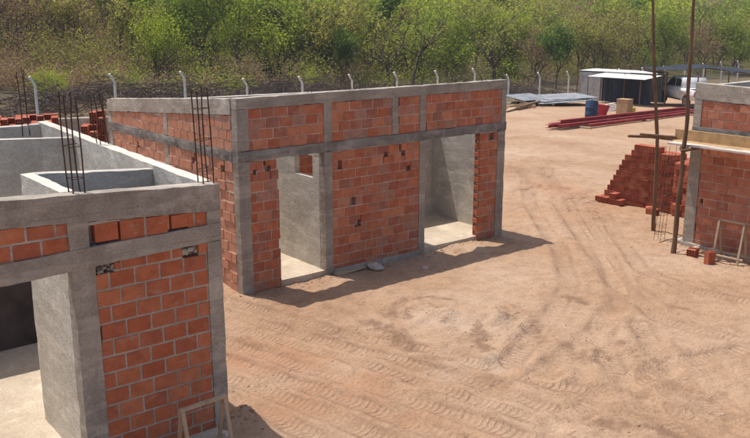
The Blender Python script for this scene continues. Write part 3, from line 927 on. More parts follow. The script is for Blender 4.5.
rough_block('floor_slab', AX0 + 0.1, AX1 - 0.1, AY0 - 0.25, AY1 - 0.1, -0.2, 0.07, M_FLOOR, near, 0.25, 0.012)
rough_block('column', 2.61, 2.835, AY0 - P, AY0 + 0.17, -0.1, 2.19, M_CONC, near, 0.07, 0.008)
rough_block('column', 4.05, AX1, AY0 - P, AY0 + 0.17, -0.1, 2.225, M_CONC, near, 0.07, 0.008)
rough_block('column', 2.60, 2.80, AY0 - P - 0.002, AY0 + 0.17, 2.385, 2.66, M_CONC, near, 0.07, 0.008)
rough_block('column', 4.06, AX1 - 0.003, AY0 - P - 0.002, AY0 + 0.17, 2.41, 2.60, M_CONC, near, 0.07, 0.008)
rough_block('column', 1.05, 1.25, AY0 - P, AY0 + 0.17, -0.1, 2.19, M_CONC, near, 0.1, 0.008)
zf = 0.011


def unit_beam(name, x0, x1, y0, y1, fb, ft, mat, parent, jit):
    # built one unit tall, then fitted between two sloping lines
    nx = int((x1 - x0) / 0.09)
    o = rough_block(name, x0, x1, y0, y1, 0.0, 0.25, mat, parent, 0.07, jit, warp=lambda p: (p.x, p.y, fb(p.x) + (ft(p.x) - fb(p.x)) * (p.z / 0.25)))
    return o


unit_beam('band_beam', AX0, AX1 + 0.004, AY0 - P - 0.008, AY0 + 0.175, a_low, a_high, M_CONC, near, 0.010)
unit_beam('top_beam', AX0, AX1 + 0.006, AY0 - P - 0.006, AY0 + 0.172, a_tbot, a_ttop, M_CONC, near, 0.010)
brick_wall(near, (2.835, AY0, 0), 0, 4.05 - 2.835, 0.0, 2.21, M_BRICK_A, M_MORTAR, zfun=lambda u: a_low(2.835 + u),
           holes=[(0.0, 0.20, 2.105, 2.23), (0.93, 1.12, 2.105, 2.25)], rough=0.003, JOINT=.021, inset=.0035, course=.1765)
brick_wall(near, (2.80, AY0, 0), 0, 1.26, 2.40, 2.66, M_BRICK_A, M_MORTAR, zfun=lambda u: a_tbot(2.80 + u), zbot=lambda u: a_high(2.8 + u), off=0.06,
           holes=[(0.06, 0.30, 2.39, 2.425), (0.82, 1.05, 2.40, 2.435)], rough=0.003, JOINT=.024, inset=.0035, course=.23)
brick_wall(near, (1.25, AY0, 0), 0, 1.35, 2.38, 2.72, M_BRICK_A, M_MORTAR, zfun=lambda u: a_tbot(1.25 + u), zbot=lambda u: a_high(1.25 + u) , off=0.02, rough=0.003, JOINT=.022, inset=.0035, course=.168)
brick_wall(near, (AX0, AY0, 0), 0, 1.05 - AX0, 0.0, 2.1, M_BRICK_A, M_MORTAR, single=False, zfun=lambda u: a_low(AX0 + u))
brick_wall(near, (AX0, AY0, 0), 0, 1.25 - AX0, 2.30, 2.9, M_BRICK_A, M_MORTAR, single=False, zfun=lambda u: a_tbot(AX0 + u), zbot=lambda u: a_high(AX0 + u))


for (hx, hz, hw, sd0) in ((2.94, 2.14, .20, 5), (3.86, 2.155, .19, 9)):     # mortar squeezed into the broken courses
    r_ = random.Random(sd0); mb = MB()
    for k in range(26):
        sz_ = r_.uniform(.012, .032); x_ = hx + r_.uniform(-.5, .5) * hw; z_ = hz + r_.uniform(-.04, .035); y_ = AY0 + r_.uniform(.02, .09)
        M_ = Matrix.Translation((x_, y_, z_)) @ Matrix.Rotation(r_.uniform(0, 3), 4, 'X') @ Matrix.Rotation(r_.uniform(0, 3), 4, 'Z')
        mb.box(-sz_, sz_, -sz_ * .8, sz_ * .8, -sz_ * .6, sz_ * .6, M_, c=sz_ * .3)
    mb.build('mortar_rubble', M_CONC_LIGHT, near)['kind'] = 'stuff'


def warp_side_a(z1):
    return lambda p: (p.x, p.y, p.z * ay_top(p.y) / z1)


rough_block('side_wall', AX1 - 0.15, AX1, AY0 + 0.176, AY1, 0, 3.0, M_PALE, near, 0.12, 0.012, warp=warp_side_a(3.0))
rough_block('side_wall', AX0, AX0 + 0.15, AY0 + 0.176, AY1, 0, 3.1, M_PLASTER, near, 0.25, 0.012)
rough_block('back_wall', AX0 + 0.15, AX1 - 0.152, AY1 - 0.15, AY1, 0, 2.96, M_PLASTER, near, 0.15, 0.01)
rough_block('cross_wall', AX0 + 0.15, AX1 - 0.152, 11.72, 11.86, 0.05, 2.98, M_PLASTER, near, 0.15, 0.002, warp=lambda p: (p.x, p.y, p.z - max(0, p.x - 3.0) * 0.06 * (p.z / 2.98)))
rough_block('recess_shade_panel', 1.0, AX1 - 0.16, 11.712, 11.7185, 0.07, 1.55, M_RECESS_SHADE, near, 0.12, 0.0)  # added dark sheet on the cross wall, painting the recess's shade
rough_block('bathroom_wall', 2.62, 2.755, AY0 + 0.175, 9.30, 0.04, 2.93, M_PALE, near, 0.1, 0.008)
rough_block('bathroom_wall', 2.756, AX1 - 0.152, 9.18, 9.31, 0.04, 2.93, M_PLASTER, near, 0.1, 0.01, warp=lambda p: (p.x, p.y, p.z - (p.x - 2.75) * 0.075 * (p.z / 2.93)))
rebar_cage(near, 2.76, 8.0, 2.90, 1.0, 0.055, (-0.01, 0.02), ties=3)
rebar_cage(near, 4.13, 7.99, 2.83, 1.02, 0.06, (-0.03, 0.0), ties=3)
rebar_cage(near, 4.14, 10.85, 2.95, 0.62, 0.055, (-0.01, 0.08), ties=3)
rebar_cage(near, 3.85, 13.2, 2.85, 0.95, 0.055, (0, 0.02), n=3, ties=3)

# ------------------------------------------------------------------ building on the right
CX0, CX1, CY0, CY1 = 15.33, 20.9, 3.6, 9.03
right = empty('brick_building', (CX0, CY1, 0), 0, 'brick building with pole scaffold and planks along its wall', 'building', 'buildings under construction')
rough_block('column', CX0 - P, CX0 + 0.16, CY1 - 0.24, CY1, -0.1, 2.26, M_CONC, right, 0.1, 0.008)
rough_block('column', CX0 - P, CX0 + 0.16, CY1 - 0.16, CY1, 2.43, 2.97, M_CONC, right, 0.1, 0.008)
rough_block('column', CX0 - P, CX0 + 0.16, 5.9, 6.08, -0.1, 2.26, M_CONC, right, 0.1, 0.008)
rough_block('column', CX0 - P, CX0 + 0.16, 5.9, 6.08, 2.43, 2.97, M_CONC, right, 0.1, 0.008)
rough_block('column', CX0 - P, CX0 + 0.16, CY0, CY0 + 0.18, -0.1, 2.97, M_CONC, right, 0.1, 0.008)
rough_block('band_beam', CX0 - P - 0.006, CX0 + 0.165, CY0 - 0.004, CY1 + 0.004, 2.26, 2.43, M_BAND, right, 0.09, 0.010)
rough_block('top_beam', CX0 - P - 0.004, CX0 + 0.168, CY0 - 0.003, CY1 + 0.003, 2.97, 3.28, M_CONC_LIGHT, right, 0.09, 0.009, warp=lambda p: (p.x, p.y, p.z - (CY1 - p.y) * 0.03))
brick_wall(right, (CX0, CY1 - 0.24, 0), R90, CY1 - 0.24 - 6.08, 0.0, 2.26, M_BRICK_C, M_MORTAR_RED, holes=[(0.06, 0.12, 0.93, 0.99)])
brick_wall(right, (CX0, CY1 - 0.16, 0), R90, CY1 - 0.16 - 6.08, 2.43, 2.97, M_BRICK_C, M_MORTAR, zfun=lambda u: 2.965 - u * 0.03 - .006)
brick_wall(right, (CX0, 5.9, 0), R90, 5.9 - CY0 - 0.18, 0.0, 2.26, M_BRICK_C, M_MORTAR_RED, single=False)
brick_wall(right, (CX0, 5.9, 0), R90, 5.9 - CY0 - 0.18, 2.43, 2.86, M_BRICK_C, M_MORTAR, single=False)
rough_block('back_wall', CX0 + 0.17, CX1, CY1 - 0.15, CY1, 0, 3.22, M_PLASTER, right, 0.2, 0.008)
rough_block('side_wall', CX1 - 0.15, CX1, CY0 + 0.15, CY1 - 0.152, 0, 3.2, M_PLASTER, right, 0.25, 0.008)
rough_block('front_wall', CX0 + 0.17, CX1, CY0, CY0 + 0.15, 0, 3.1, M_PLASTER, right, 0.25, 0.008)
rough_block('partition', 17.4, 17.53, CY0 + 0.152, CY1 - 0.152, 0, 3.12, M_PLASTER, right, 0.25, 0.008)
rough_block('floor_slab', CX0 + 0.1, CX1 - 0.1, CY0 + 0.1, CY1 - 0.1, -0.15, 0.08, M_FLOOR, right, 0.4, 0.008)
rough_block('plinth', CX0 - 0.06, CX0 + 0.003, 6.4, CY1 + 0.03, -0.1, 0.09, M_CONC_LIGHT, right, 0.09, 0.022)

# scaffold: two round poles, cross sticks, planks
def pole(name, pts, r0, r1, label, group=None, parent=None):
    mb = MB()
    P_ = [Vector(p) for p in pts]
    full = []
    for a, b in zip(P_[:-1], P_[1:]):
        for t in np.linspace(0, 1, 6)[:-1]:
            full.append(a.lerp(b, t))
    full.append(P_[-1])
    full = [p + noise.noise_vector(p * 1.7) * 0.018 for p in full]
    n = len(full)
    mb.tube(full, [r0 + (r1 - r0) * i / (n - 1) + 0.004 * math.sin(i * 2.3) for i in range(n)], 8)
    o = mb.build(name, M_POLE, parent, smooth=True)
    if parent is None: tag(o, label, 'pole', group)
    return o


pole('scaffold_pole', [(15.87, 10.05, -0.15), (15.75, 10.06, 2.0), (15.40, 10.05, 3.6), (15.12, 10.05, 5.3)], 0.045, 0.026, 'tall upright scaffold pole between the brick pile and the building corner')
pole('scaffold_pole', [(14.57, 8.76, -0.15), (14.60, 8.76, 1.0), (14.68, 8.78, 2.4), (14.62, 8.78, 3.6), (14.58, 8.80, 5.2)], 0.052, 0.028, 'crooked scaffold pole with planks passing behind it beside the brick wall')
pole('scaffold_pole', [(14.55, 5.3, -0.15), (14.6, 5.3, 2.4), (14.58, 5.32, 4.6)], 0.06, 0.036, 'scaffold pole carrying the other end of the planks')
stick = MB(); stick.tube([(14.80, 10.12, 2.16), (15.6, 10.11, 2.07), (16.9, 10.10, 1.86)], [0.028, .03, .026], 7)
tag(stick.build('putlog_stick', M_POLE, smooth=True), 'thin crooked stick lashed across the pole above the brick pile', 'stick')
stick = MB(); stick.tube([(14.35, 9.55, 2.30), (15.1, 9.30, 2.20), (15.9, 9.10, 2.06)], [0.024, .03, .03], 7)
tag(stick.build('putlog_stick', M_POLE, smooth=True), 'thin stick poking out past the plank ends towards the shed', 'stick')
for i, yy in enumerate((8.66, 5.42)):
    stick = MB(); stick.tube([(14.40, yy, 2.075), (15.325, yy + .02, 2.075)], 0.032, 7)
    tag(stick.build('putlog_stick', M_POLE, smooth=True), ('round putlog under the plank ends at the crooked pole', 'round putlog under the other end of the planks')[i], 'stick')
tie = MB()
for k in range(4):
    tie.tube([Vector((14.66, 8.77, 2.06 + k * .018)) + Vector((math.cos(a) * .085, math.sin(a) * .085, .006 * math.sin(a * 2))) for a in np.linspace(0, 2 * math.pi, 9)], 0.006, 4)
tag(tie.build('lashing_wire', M_REBAR), 'wire lashing wound round the crooked scaffold pole', 'wire')
for i, (x0, x1, ya, yb, mat, lab, dz) in enumerate(((14.72, 14.96, 9.18, 4.9, M_PLANK_PALE, 'bleached pale scaffold plank along the outer edge', 0.0),
                                        (14.975, 15.13, 9.26, 5.0, M_PLANK, 'yellowish scaffold plank between the pale plank and the wall', 0.005),
                                        (15.145, 15.30, 9.24, 4.95, M_PLANK, 'yellowish scaffold plank lying tight against the wall', 0.01))):
    mb = MB(); mb.box(x0, x1, yb, ya, 2.112 + dz, 2.152 + dz, c=0.004)
    tag(mb.build('scaffold_plank', mat), lab, 'plank')
mb = MB(); mb.beam((15.18, 9.3, 2.27), (15.21, 5.0, 2.27), 0.035, 0.19)
tag(mb.build('guard_board', M_PLANK), 'yellow board standing on edge on the planks against the wall', 'board')

# rebar cage leaning between the poles
cage = empty('rebar_cage', (15.45, 9.6, 0), 0, 'rusty column cage of thin bars standing between the two poles', 'rebar cage')
rebar_cage(cage, 15.30, 9.55, 0.03, 1.95, 0.075, (0.10, -0.05), ties=9, rad=.0045)


# ------------------------------------------------------------------ trestles
def trestle(loc, rotz, label, h=0.78, w=0.55, lean=0.18, foot=0.12):
    t = empty('trestle', loc, rotz, label, 'trestle')
    a = MB(); a.beam((-w / 2, 0, h), (w / 2, 0, h), 0.05, 0.035); a.build('top_rail', M_TIMBER, t, True)
    for s in (-1, 1):
        m = MB(); m.beam((s * (w / 2 - .03), -lean, 0.0), (s * (w / 2 - .03), -0.01, h - .02), 0.04, 0.03); m.build('leg', M_TIMBER, t, True)
        m = MB(); m.beam((s * (w / 2 - .03), lean, 0.0), (s * (w / 2 - .03), 0.03, h - .02), 0.04, 0.03); m.build('leg', M_TIMBER, t, True)
    for sy in (-1, 1):
        m = MB(); m.beam((-w / 2 - 0.06, sy * lean * 0.86, foot), (w / 2 + .03, sy * lean * 0.86, foot), 0.045, 0.03); m.build('rail', M_TIMBER, t, True)
    return t


trestle((14.93, 7.80, 0.0), math.radians(92), 'small timber trestle standing before the scaffolded brick wall')
trestle((3.70, 7.45, 0.0), math.radians(3), 'small timber trestle against the near red brick panel', h=0.64, w=0.56, lean=0.15)


# ------------------------------------------------------------------ hollow bricks: pile, stacks and loose ones
def hollow_brick_mesh(name, mat, L=0.25, W=0.158, H=0.128, cols=3, rows=3):
    """Hollow brick lying with its holes along x; the end at x=0 shows them."""
    mb = MB()
    w = 0.011
    ys = [-W / 2 + (W - w) / cols * i for i in range(cols + 1)]
    zs = [(H - w) / rows * i for i in range(rows + 1)]
    for y in ys: mb.box(0, L, y, y + w, 0, H)
    for z in zs:
        for i in range(cols):
            mb.box(0.0004, L - .0004, ys[i] + w, ys[i + 1], z + .0002, z + w - .0002)
    mid_ = 0.16
    mb.poly([(mid_, -W / 2 + w, w), (mid_, W / 2 - w, w), (mid_, W / 2 - w, H - w), (mid_, -W / 2 + w, H - w)])
    return mesh_of(name, mb.v, mb.f, mat)


HB = hollow_brick_mesh('hollow_brick', M_BRICK_PILE)
PH, PW = 0.137, 0.168


def hollow(parent, loc, rotz, name='brick', me=HB, tilt=0.0):
    o = bpy.data.objects.new(name, me)
    COL.objects.link(o)
    o.parent = parent
    o.location = loc
    o.rotation_euler = (tilt, 0, rotz)
    return o


pile = empty('brick_pile', (17.62, 11.6, 0), 0, 'big stepped pile of hollow red bricks beside the tall pole', 'brick pile', )
rest = MB()
for r in range(11):
    y_left = 1.12 - 0.075 * r - (0.1 if r > 8 else 0)
    y_right = -1.25 if r < 9 else -0.85
    n = int((y_left - y_right) / PW)
    for k in range(n):
        y = y_left - (k + .5) * PW
        if r == 10 and k in (4, 5): continue
        jx = rng.uniform(-.007, .007) - (0.03 if rng.random() < .04 else 0)
        hollow(pile, (jx, y + rng.uniform(-.004, .004), 0.01 + r * PH), rng.uniform(-.03, .03))
    for d in range(1, 4):
        if r <= 10 - d * (r > 5):
            rest.box(0.02 + d * 0.262, 0.27 + d * 0.262, y_right + 0.02, y_left - 0.02 - d * .03, 0.01 + r * PH, 0.01 + r * PH + 0.127, c=0.004)
rest.build('inner_bricks', M_BRICK_PILE, pile, True)['kind'] = 'stuff'
for (x, y, r, rz) in ((-0.17, 1.05, 0, 0), (-0.18, 0.85, 0, .05), (-0.2, 0.62, 0, 0.0), (-0.2, 0.45, 0, 0), (-.19, .62, 1, 0), (-.34, -.55, 0, 0.6), (-0.3, -0.75, 0, 1.57)):
    hollow(pile, (x - 0.08, y, 0.005 + r * PH), rz)
for r in range(9):   # ragged end nearest the poles, bricks turned lengthways
    for k in range(2):
        if rng.random() < 0.8:
            hollow(pile, (-0.06 - 0.05 * rng.random(), -1.20 - k * 0.26, 0.01 + r * PH + 0.0), math.radians(90) + rng.uniform(-.15, .15))


def brick_stack(loc, rotz, label, nx, ny, nz, missing=0.0, tiltp=0.0):
    s = empty('brick_stack', loc, rotz, label, 'brick stack')
    for r in range(nz):
        for i in range(nx):
            for j in range(ny):
                vis = (i == 0 or j in (0, ny - 1) or i == nx - 1 or r >= nz - 2)
                if not vis or (r == nz - 1 and rng.random() < missing): continue
                hollow(s, (i * 0.262 + rng.uniform(-.012, .012), (j - ny / 2) * PW + rng.uniform(-.005, .005), r * PH), rng.uniform(-.04, .04))
    return s


def on_ray(px, py, dist):
    d = ray(px, py); dh = math.hypot(d.x, d.y)
    return CAM + d * (dist / dh)


p = on_ray(22, 116, 22.5); h = p.z
brick_stack((p.x, p.y, gz(p.x, p.y)), math.radians(73), 'long low stack of hollow bricks behind the near building', 4, 9, int(round((h - gz(p.x, p.y)) / PH)), 0.35)
p = on_ray(92, 110, 21.0); h = p.z
brick_stack((p.x, p.y, gz(p.x, p.y)), math.radians(62), 'narrow tall stack of hollow bricks beside the sunlit side wall', 2, 2, int(round((h - gz(p.x, p.y)) / PH)), 0.2)
p = on_ray(84, 126, 20.6)
brick_stack((p.x, p.y, gz(p.x, p.y)), math.radians(62), 'short stack of hollow bricks next to the narrow tall stack', 2, 2, int(round((p.z - gz(p.x, p.y)) / PH)), 0.2)
# low wall behind the stacks
pa, pb = on_ray(40, 119.5, 26.5), on_ray(100, 119.5, 26.5)
lw = empty('block_wall', pa.xy.to_3d(), 0, 'low grey unfinished wall behind the brick stacks', 'wall')
dirw = (pb - pa); dirw.z = 0; Lw = dirw.length + 3.0; dirw.normalize()
lw.rotation_euler = (0, 0, math.atan2(dirw.y, dirw.x))
mb = MB(); mb.box(-3, Lw, 0, 0.15, gz(pa.x, pa.y) - .4, pa.z - 0.12); mb.build('masonry', M_CONC, lw, True)
mb = MB(); mb.box(-3, Lw, -0.012, 0.165, pa.z - 0.12, pa.z, c=.01); mb.build('coping', M_CONC_LIGHT, lw, True)

LB = hollow_brick_mesh('loose_brick', M_BRICK_PILE)
for (px, py, rz, lab) in ((690, 258, 0.2, 'single loose hollow brick lying on the sand by the crooked pole'), (707, 263, 1.2, 'single loose hollow brick on end between the pole and trestle'),
                          (646, 201, .5, 'loose brick lying on the sand in front of the brick pile'), (635, 200, 1.0, 'loose brick lying before the stepped end of the pile')):
    q = at_z(px, py, 0)
    o = link_mesh('loose_brick', LB if 'on end' not in lab else LB)
    o.location = (q.x, q.y, gz(q.x, q.y) + 0.002)
    o.rotation_euler = (0, 0, rz)
    if 'on end' in lab:
        o.rotation_euler = (0, -math.pi / 2, rz); o.location.z += 0.0
    tag(o, lab, 'brick')


def rock_mesh(name, seed, mat, flat=0.6, n=1):
    r = random.Random(seed)
    bm = bmesh.new()
    bmesh.ops.create_icosphere(bm, subdivisions=n, radius=1)
    for v in bm.verts:
        v.co *= r.uniform(.7, 1.15)
        v.co.z *= flat
    me = bpy.data.meshes.new(name); bm.to_mesh(me); bm.free()
    me.materials.append(mat)
    return me


for (px, py, s, lab) in ((375, 268, 0.16, 'grey lump of hardened mortar at the foot of the middle brick wall'), (425, 268, 0.07, 'small stone in the shade before the right doorway'),
                         (681, 243, 0.13, 'pale rubble lump at the foot of the corner column'), (694, 251, 0.09, 'small pale stone between corner column and loose brick'),):
    q = at_z(px, py, 0)
    o = link_mesh('rubble_lump', rock_mesh('rubble_lump', px, M_STONE, .55, 2))
    o.scale = (s * 1.3, s, s); o.location = (q.x, q.y, gz(q.x, q.y) + s * .2); o.rotation_euler = (0, 0, px)
    tag(o, lab, 'stone')
q = at_z(350, 272, 0)
mb = MB(); mb.box(-.35, .35, -.08, .08, 0, .03, c=.004)
o = mb.build('board', M_TIMBER); o.location = (q.x, q.y, gz(q.x, q.y) + .01); o.rotation_euler = (0, 0, .1); tag(o, 'short grey board lying flat beneath the middle brick wall', 'board')

# crumbs and clods strewn over the sand
cv, cf = [], []
ico_me = rock_mesh('c', 5, M_CLOD, .7, 1)
iv = np.array([v.co[:] for v in ico_me.vertices]); itri = np.array([p.vertices[:] for p in ico_me.polygons])
bpy.data.meshes.remove(ico_me)
spots = [(nrg.uniform(4.6, 18), nrg.uniform(1.5, 20), abs(nrg.normal(0, .004)) + .003) for _ in range(900)]
for (mx, my), r, s in DAMP:
    for _ in range(int(26 * r / .4)):
        spots.append((mx + nrg.normal(0, r * .55), my + nrg.normal(0, r * .55), abs(nrg.normal(0, .005)) + .003))
spots += [(nrg.uniform(6.6, 13), BY0 - abs(nrg.normal(.05, .15)), abs(nrg.normal(0, .008)) + .004) for _ in range(320)]
spots += [(CX0 - abs(nrg.normal(.05, .22)), nrg.uniform(6.5, 9.3), abs(nrg.normal(0, .010)) + .004) for _ in range(220)]
spots += [(nrg.uniform(2.6, 4.5), AY0 - abs(nrg.normal(.05, .15)), abs(nrg.normal(0, .008)) + .004) for _ in range(150)]
spots = [s for s in spots if not (BX0 - .02 < s[0] < BX1 + .02 and BY0 - .02 < s[1] < BY1) and not (AX0 < s[0] < AX1 + .02 and AY0 - .02 < s[1] < AY1) and not (CX0 - .02 < s[0] < CX1 and CY0 < s[1] < CY1)]
sx = np.array([s[0] for s in spots]); sy = np.array([s[1] for s in spots]); ss = np.array([s[2] for s in spots])
sz = relief(sx, sy)
ang = nrg.uniform(0, 6.28, len(spots))
ca, sa = np.cos(ang)[:, None], np.sin(ang)[:, None]
vx = (iv[None, :, 0] * ca - iv[None, :, 1] * sa) * ss[:, None] * 1.3 + sx[:, None]
vy = (iv[None, :, 0] * sa + iv[None, :, 1] * ca) * ss[:, None] + sy[:, None]
vz = iv[None, :, 2] * ss[:, None] + sz[:, None] + ss[:, None] * .2
cvs = np.stack([vx, vy, vz], -1).reshape(-1, 3)
cfs = (itri[None] + (np.arange(len(spots)) * len(iv))[:, None, None]).reshape(-1, 3)
clods = link_mesh('clods', np_mesh('clods', cvs, cfs, [M_CLOD], tri=True))
tag(clods, 'brown crumbs and clods of earth strewn over the sand', 'clods', kind='stuff')

# ------------------------------------------------------------------ fence
FP0, FP1 = Vector((11.09, 36.04)), Vector((59.93, 40.02))
TOPS = [2.07, 2.01, 1.96, 1.45, 1.38, 1.31, 1.28, 1.2, 1.19, 0.64, 0.61, 0.52, 0.40, 0.40, 0.33]
fence = empty('concrete_post_fence', (FP0.x, FP0.y, gz(*FP0)), 0, 'wire fence on white concrete posts with bent tops along the brush', 'fence')
fdir = (FP1 - FP0).normalized()
fn = Vector((-fdir.y, fdir.x))
step = (FP1 - FP0) / 14
posts = []
for i in range(-1, 20):
    q = FP0 + step * i
    z_top = TOPS[i] if 0 <= i < 15 else (2.1 if i < 0 else 0.33 - .02 * (i - 14))
    g0 = gz(q.x, q.y)
    posts.append((q, z_top, g0))
    mb = MB()
    w = 0.043
    zb = z_top - 0.36
    lean = -0.30
    def P3(a, b, z): return (q.x + fdir.x * a + fn.x * b, q.y + fdir.y * a + fn.y * b, z)
    # the arm leans along the line of the fence as seen here and out over the brush
    ring = []
    for (b, z, d) in ((0, g0 - .3, 0), (0, zb, 0), (0.08, z_top, -0.17)):
        ring.append([P3(sx_ * w + d, sy_ * w + b, z + (sx_ * w * .6 if z == z_top else 0)) for sx_, sy_ in ((-1, -1), (1, -1), (1, 1), (-1, 1))])
    for r in ring: mb.v += r
    for k in range(2):
        for j in range(4):
            mb.f.append((k * 4 + j, k * 4 + (j + 1) % 4, k * 4 + 4 + (j + 1) % 4, k * 4 + 4 + j))
    mb.f += [(3, 2, 1, 0), (8, 9, 10, 11)]
    mb.build('post', M_WHITE, fence)
for (q0, t0, g0), (q1, t1, g1) in zip(posts[:-1], posts[1:]):
    mb = MB()
    for (fa, arm) in ((1.0, 0.95), (1.0, 0.6), (1.0, 0.25), (0.97, 0), (0.66, 0), (0.34, 0), (.05, 0)):
        za = (t0 - .36 + .36 * arm) if arm else g0 + (t0 - .36 - g0) * fa
        zb_ = (t1 - .36 + .36 * arm) if arm else g1 + (t1 - .36 - g1) * fa
        a = Vector((q0.x - fdir.x * .17 * arm, q0.y - fdir.y * .17 * arm, za)); b = Vector((q1.x - fdir.x * .17 * arm, q1.y - fdir.y * .17 * arm, zb_))
        mid_ = (a + b) / 2 - Vector((0, 0, .02))
        mb.tube([a, mid_, b], 0.0045, 3, cap=False)
    # chain link
    L = (q1 - q0).length
    n = 26
    for s in (1, -1):
        for k in range(-8, n + 8):
            u0 = k / n; du = 0.30
            ua, ub = (u0, u0 + du) if s > 0 else (u0 + du, u0)
            va, vb = 0.03, 0.97
            pts = []
            for (u, v) in ((ua, va), (ub, vb)): pts.append((u, v))
            (u_a, v_a), (u_b, v_b) = pts
            lo, hi = 0.0, 1.0
            d_ = u_b - u_a
            ts = sorted([(0 - u_a) / d_, (1 - u_a) / d_])
            lo, hi = max(0, ts[0]), min(1, ts[1])
            if hi - lo < .03: continue
            ends = []
            for t in (lo, hi):
                u, v = u_a + d_ * t, v_a + (v_b - v_a) * t
                q = q0.lerp(q1, u); gg = g0 + (g1 - g0) * u; tt = t0 + (t1 - t0) * u - .36
                ends.append(Vector((q.x, q.y, gg + (tt - gg) * v)))
            mb.tube(ends, 0.003, 3, cap=False)
    mb.build('wire_mesh', M_WIRE, fence)

# ------------------------------------------------------------------ shed, shade sheet, pickup
def V3(p, z): return Vector((p.x, p.y, z))


S0 = at(647, 105.0)       # right end of the dark front
S1 = at(600, 101)       # left end of the dark front
S2 = at(574, 99)        # far left corner
sd = (S0 - S1); sd.z = 0; Ls = sd.length; sd.normalize()
sg = min(gz(S0.x, S0.y), gz(S1.x, S1.y))
sh = empty('site_shed', (S1.x, S1.y, sg), math.atan2(sd.y, sd.x), 'site shed with pale sheet roof, grey side and dark tarpaulin front', 'shed')
# local frame: x along the front (to the right), y away from the camera
Ll = 1.9


def corrugated(name, x0, x1, y0, y1, zf, mat, parent, pitch=0.12, amp=0.013, along='x'):
    """Sheet with ridges running up the slope."""
    n = int((x1 - x0) / (pitch / 4)); m = 3
    vs, fs = [], []
    for i in range(n + 1):
        x = x0 + (x1 - x0) * i / n
        for j in range(m + 1):
            y = y0 + (y1 - y0) * j / m
            vs.append((x, y, zf(x, y) + amp * math.sin(i * math.pi / 2)))
    k = m + 1
    for i in range(n):
        for j in range(m):
            fs.append((i * k + j, (i + 1) * k + j, (i + 1) * k + j + 1, i * k + j + 1))
    nv = len(vs)
    vs += [(x, y, z - 0.006) for x, y, z in vs]
    fs += [tuple(reversed([a + nv for a in f])) for f in fs]
    return link_mesh(name, mesh_of(name, vs, fs, mat, True), parent, True)


def corr_wall(name, x0, x1, z0, z1, y, mat, parent, pitch=0.2, amp=0.02, sag=0.0):
    n = max(2, int((x1 - x0) / (pitch / 4)))
    vs, fs = [], []
    for i in range(n + 1):
        x = x0 + (x1 - x0) * i / n
        for j in range(5):
            t = j / 4
            vs.append((x, y + amp * math.sin(i * math.pi / 2) + sag * math.sin(i * .37 + t * 2.0) * (1 - t * .5) + sag * .6 * math.sin(i * 1.31 + 1), z0 + (z1 - z0) * t))
    for i in range(n):
        for j in range(4):
            fs.append((i * 5 + j, (i + 1) * 5 + j, (i + 1) * 5 + j + 1, i * 5 + j + 1))
    return link_mesh(name, mesh_of(name, vs, fs, mat, True), parent, True)


HS = 1.95
corr_wall('sheet_wall', -Ll, -0.05, -.05, HS, 0.25, M_SHEET, sh, 0.12, 0.010)
corr_wall('tarpaulin', 0.02, Ls + 0.2, -.05, HS - 0.05, 0.12, M_TARP, sh, 0.35, 0.03, 0.05)
corr_wall('back_sheet', -Ll, Ls + .2, -.05, HS + .02, 2.3, M_SHEET, sh)
mb = MB()
for k in range(5): mb.box(-Ll - .01, -Ll + .01, .25 + k * .37, .25 + k * .37 + .362, -.05, HS + .1)
mb.build('end_sheet', M_SHEET, sh, True)
for x in (-Ll, -0.02, Ls * .5, Ls + .2):
    for y in (-0.02, 2.2):
        mb = MB(); mb.tube([(x, y, -.3), (x + .02, y, HS + .05 + (0.15 if y > 1 else 0))], 0.045, 7); mb.build('post', M_POLE, sh, True)
corrugated('roof_sheet', -Ll - .1, Ls * .55, 0.3, 2.5, lambda x, y: HS + 0.08 + y * 0.015, M_ROOF, sh)
corrugated('roof_sheet', Ls * .55 + .005, Ls + .3, 0.25, 2.5, lambda x, y: HS + 0.105 + y * 0.012, M_ROOF, sh)
corrugated('awning_sheet', 0.1, Ls + .8, -2.1, 0.5, lambda x, y: HS + 0.0 + y * 0.05 - .02 * x / Ls, M_ROOF, sh)
for x in (0.15, Ls + .45):
    mb = MB(); mb.tube([(x, -2.0, -.3), (x, -2.0, HS - .13)], 0.035, 6); mb.build('post', M_POLE, sh, True)

# pickup: local x forward, y to its left, wheels on z = 0
W_R = at(688, 108.6); W_F = at(659.5, 103.6)
hd = (W_F - W_R); hd.z = 0; hd.normalize()
trz = math.atan2(hd.y, hd.x)
W_T = W_R + hd * 0.55
tk = empty('pickup_truck', (W_T.x, W_T.y, gz(W_R.x, W_R.y)), trz, 'white double cab pickup parked under the dark shade sheet', 'pickup truck')
# shade sheet on posts over it
sn = empty('shade_canopy', (W_R.x, W_R.y, gz(W_R.x, W_R.y)), trz, 'dark flat shade sheet on thin posts over the pickup', 'canopy')
for (xa, xb, ya, yb) in ((1.4, 5.2, 1.1, -3.5), (-3.4, 1.39, -2.3, -3.5)):
    n, m = 22, 10
    vs, fs = [], []
    for i in range(n + 1):
        for j in range(m + 1):
            x, y = xa + (xb - xa) * i / n, ya + (yb - ya) * j / m
            vs.append((x, y, 2.36 + 0.035 * (1.1 - y) + 0.08 * math.sin(x * 2.6) * math.sin(y * 1.8 + x) * .6 - 0.06 * math.sin(math.pi * i / n)))
    for i in range(n):
        for j in range(m):
            a = i * (m + 1) + j
            fs.append((a, a + m + 1, a + m + 2, a + 1))
    cn = link_mesh('shade_sheet', mesh_of('shade_sheet', vs, fs, M_NET, True), sn, True)
    sol = cn.modifiers.new('thickness', 'SOLIDIFY'); sol.thickness = 0.01
for x in (-2.9, 1.35, 4.5):
    for y in (1.0, -3.4):
        mb = MB(); mb.tube([(x, y, -.4), (x + .03, y, 2.35)], 0.04, 7); mb.build('post', M_POLE, sn, True)
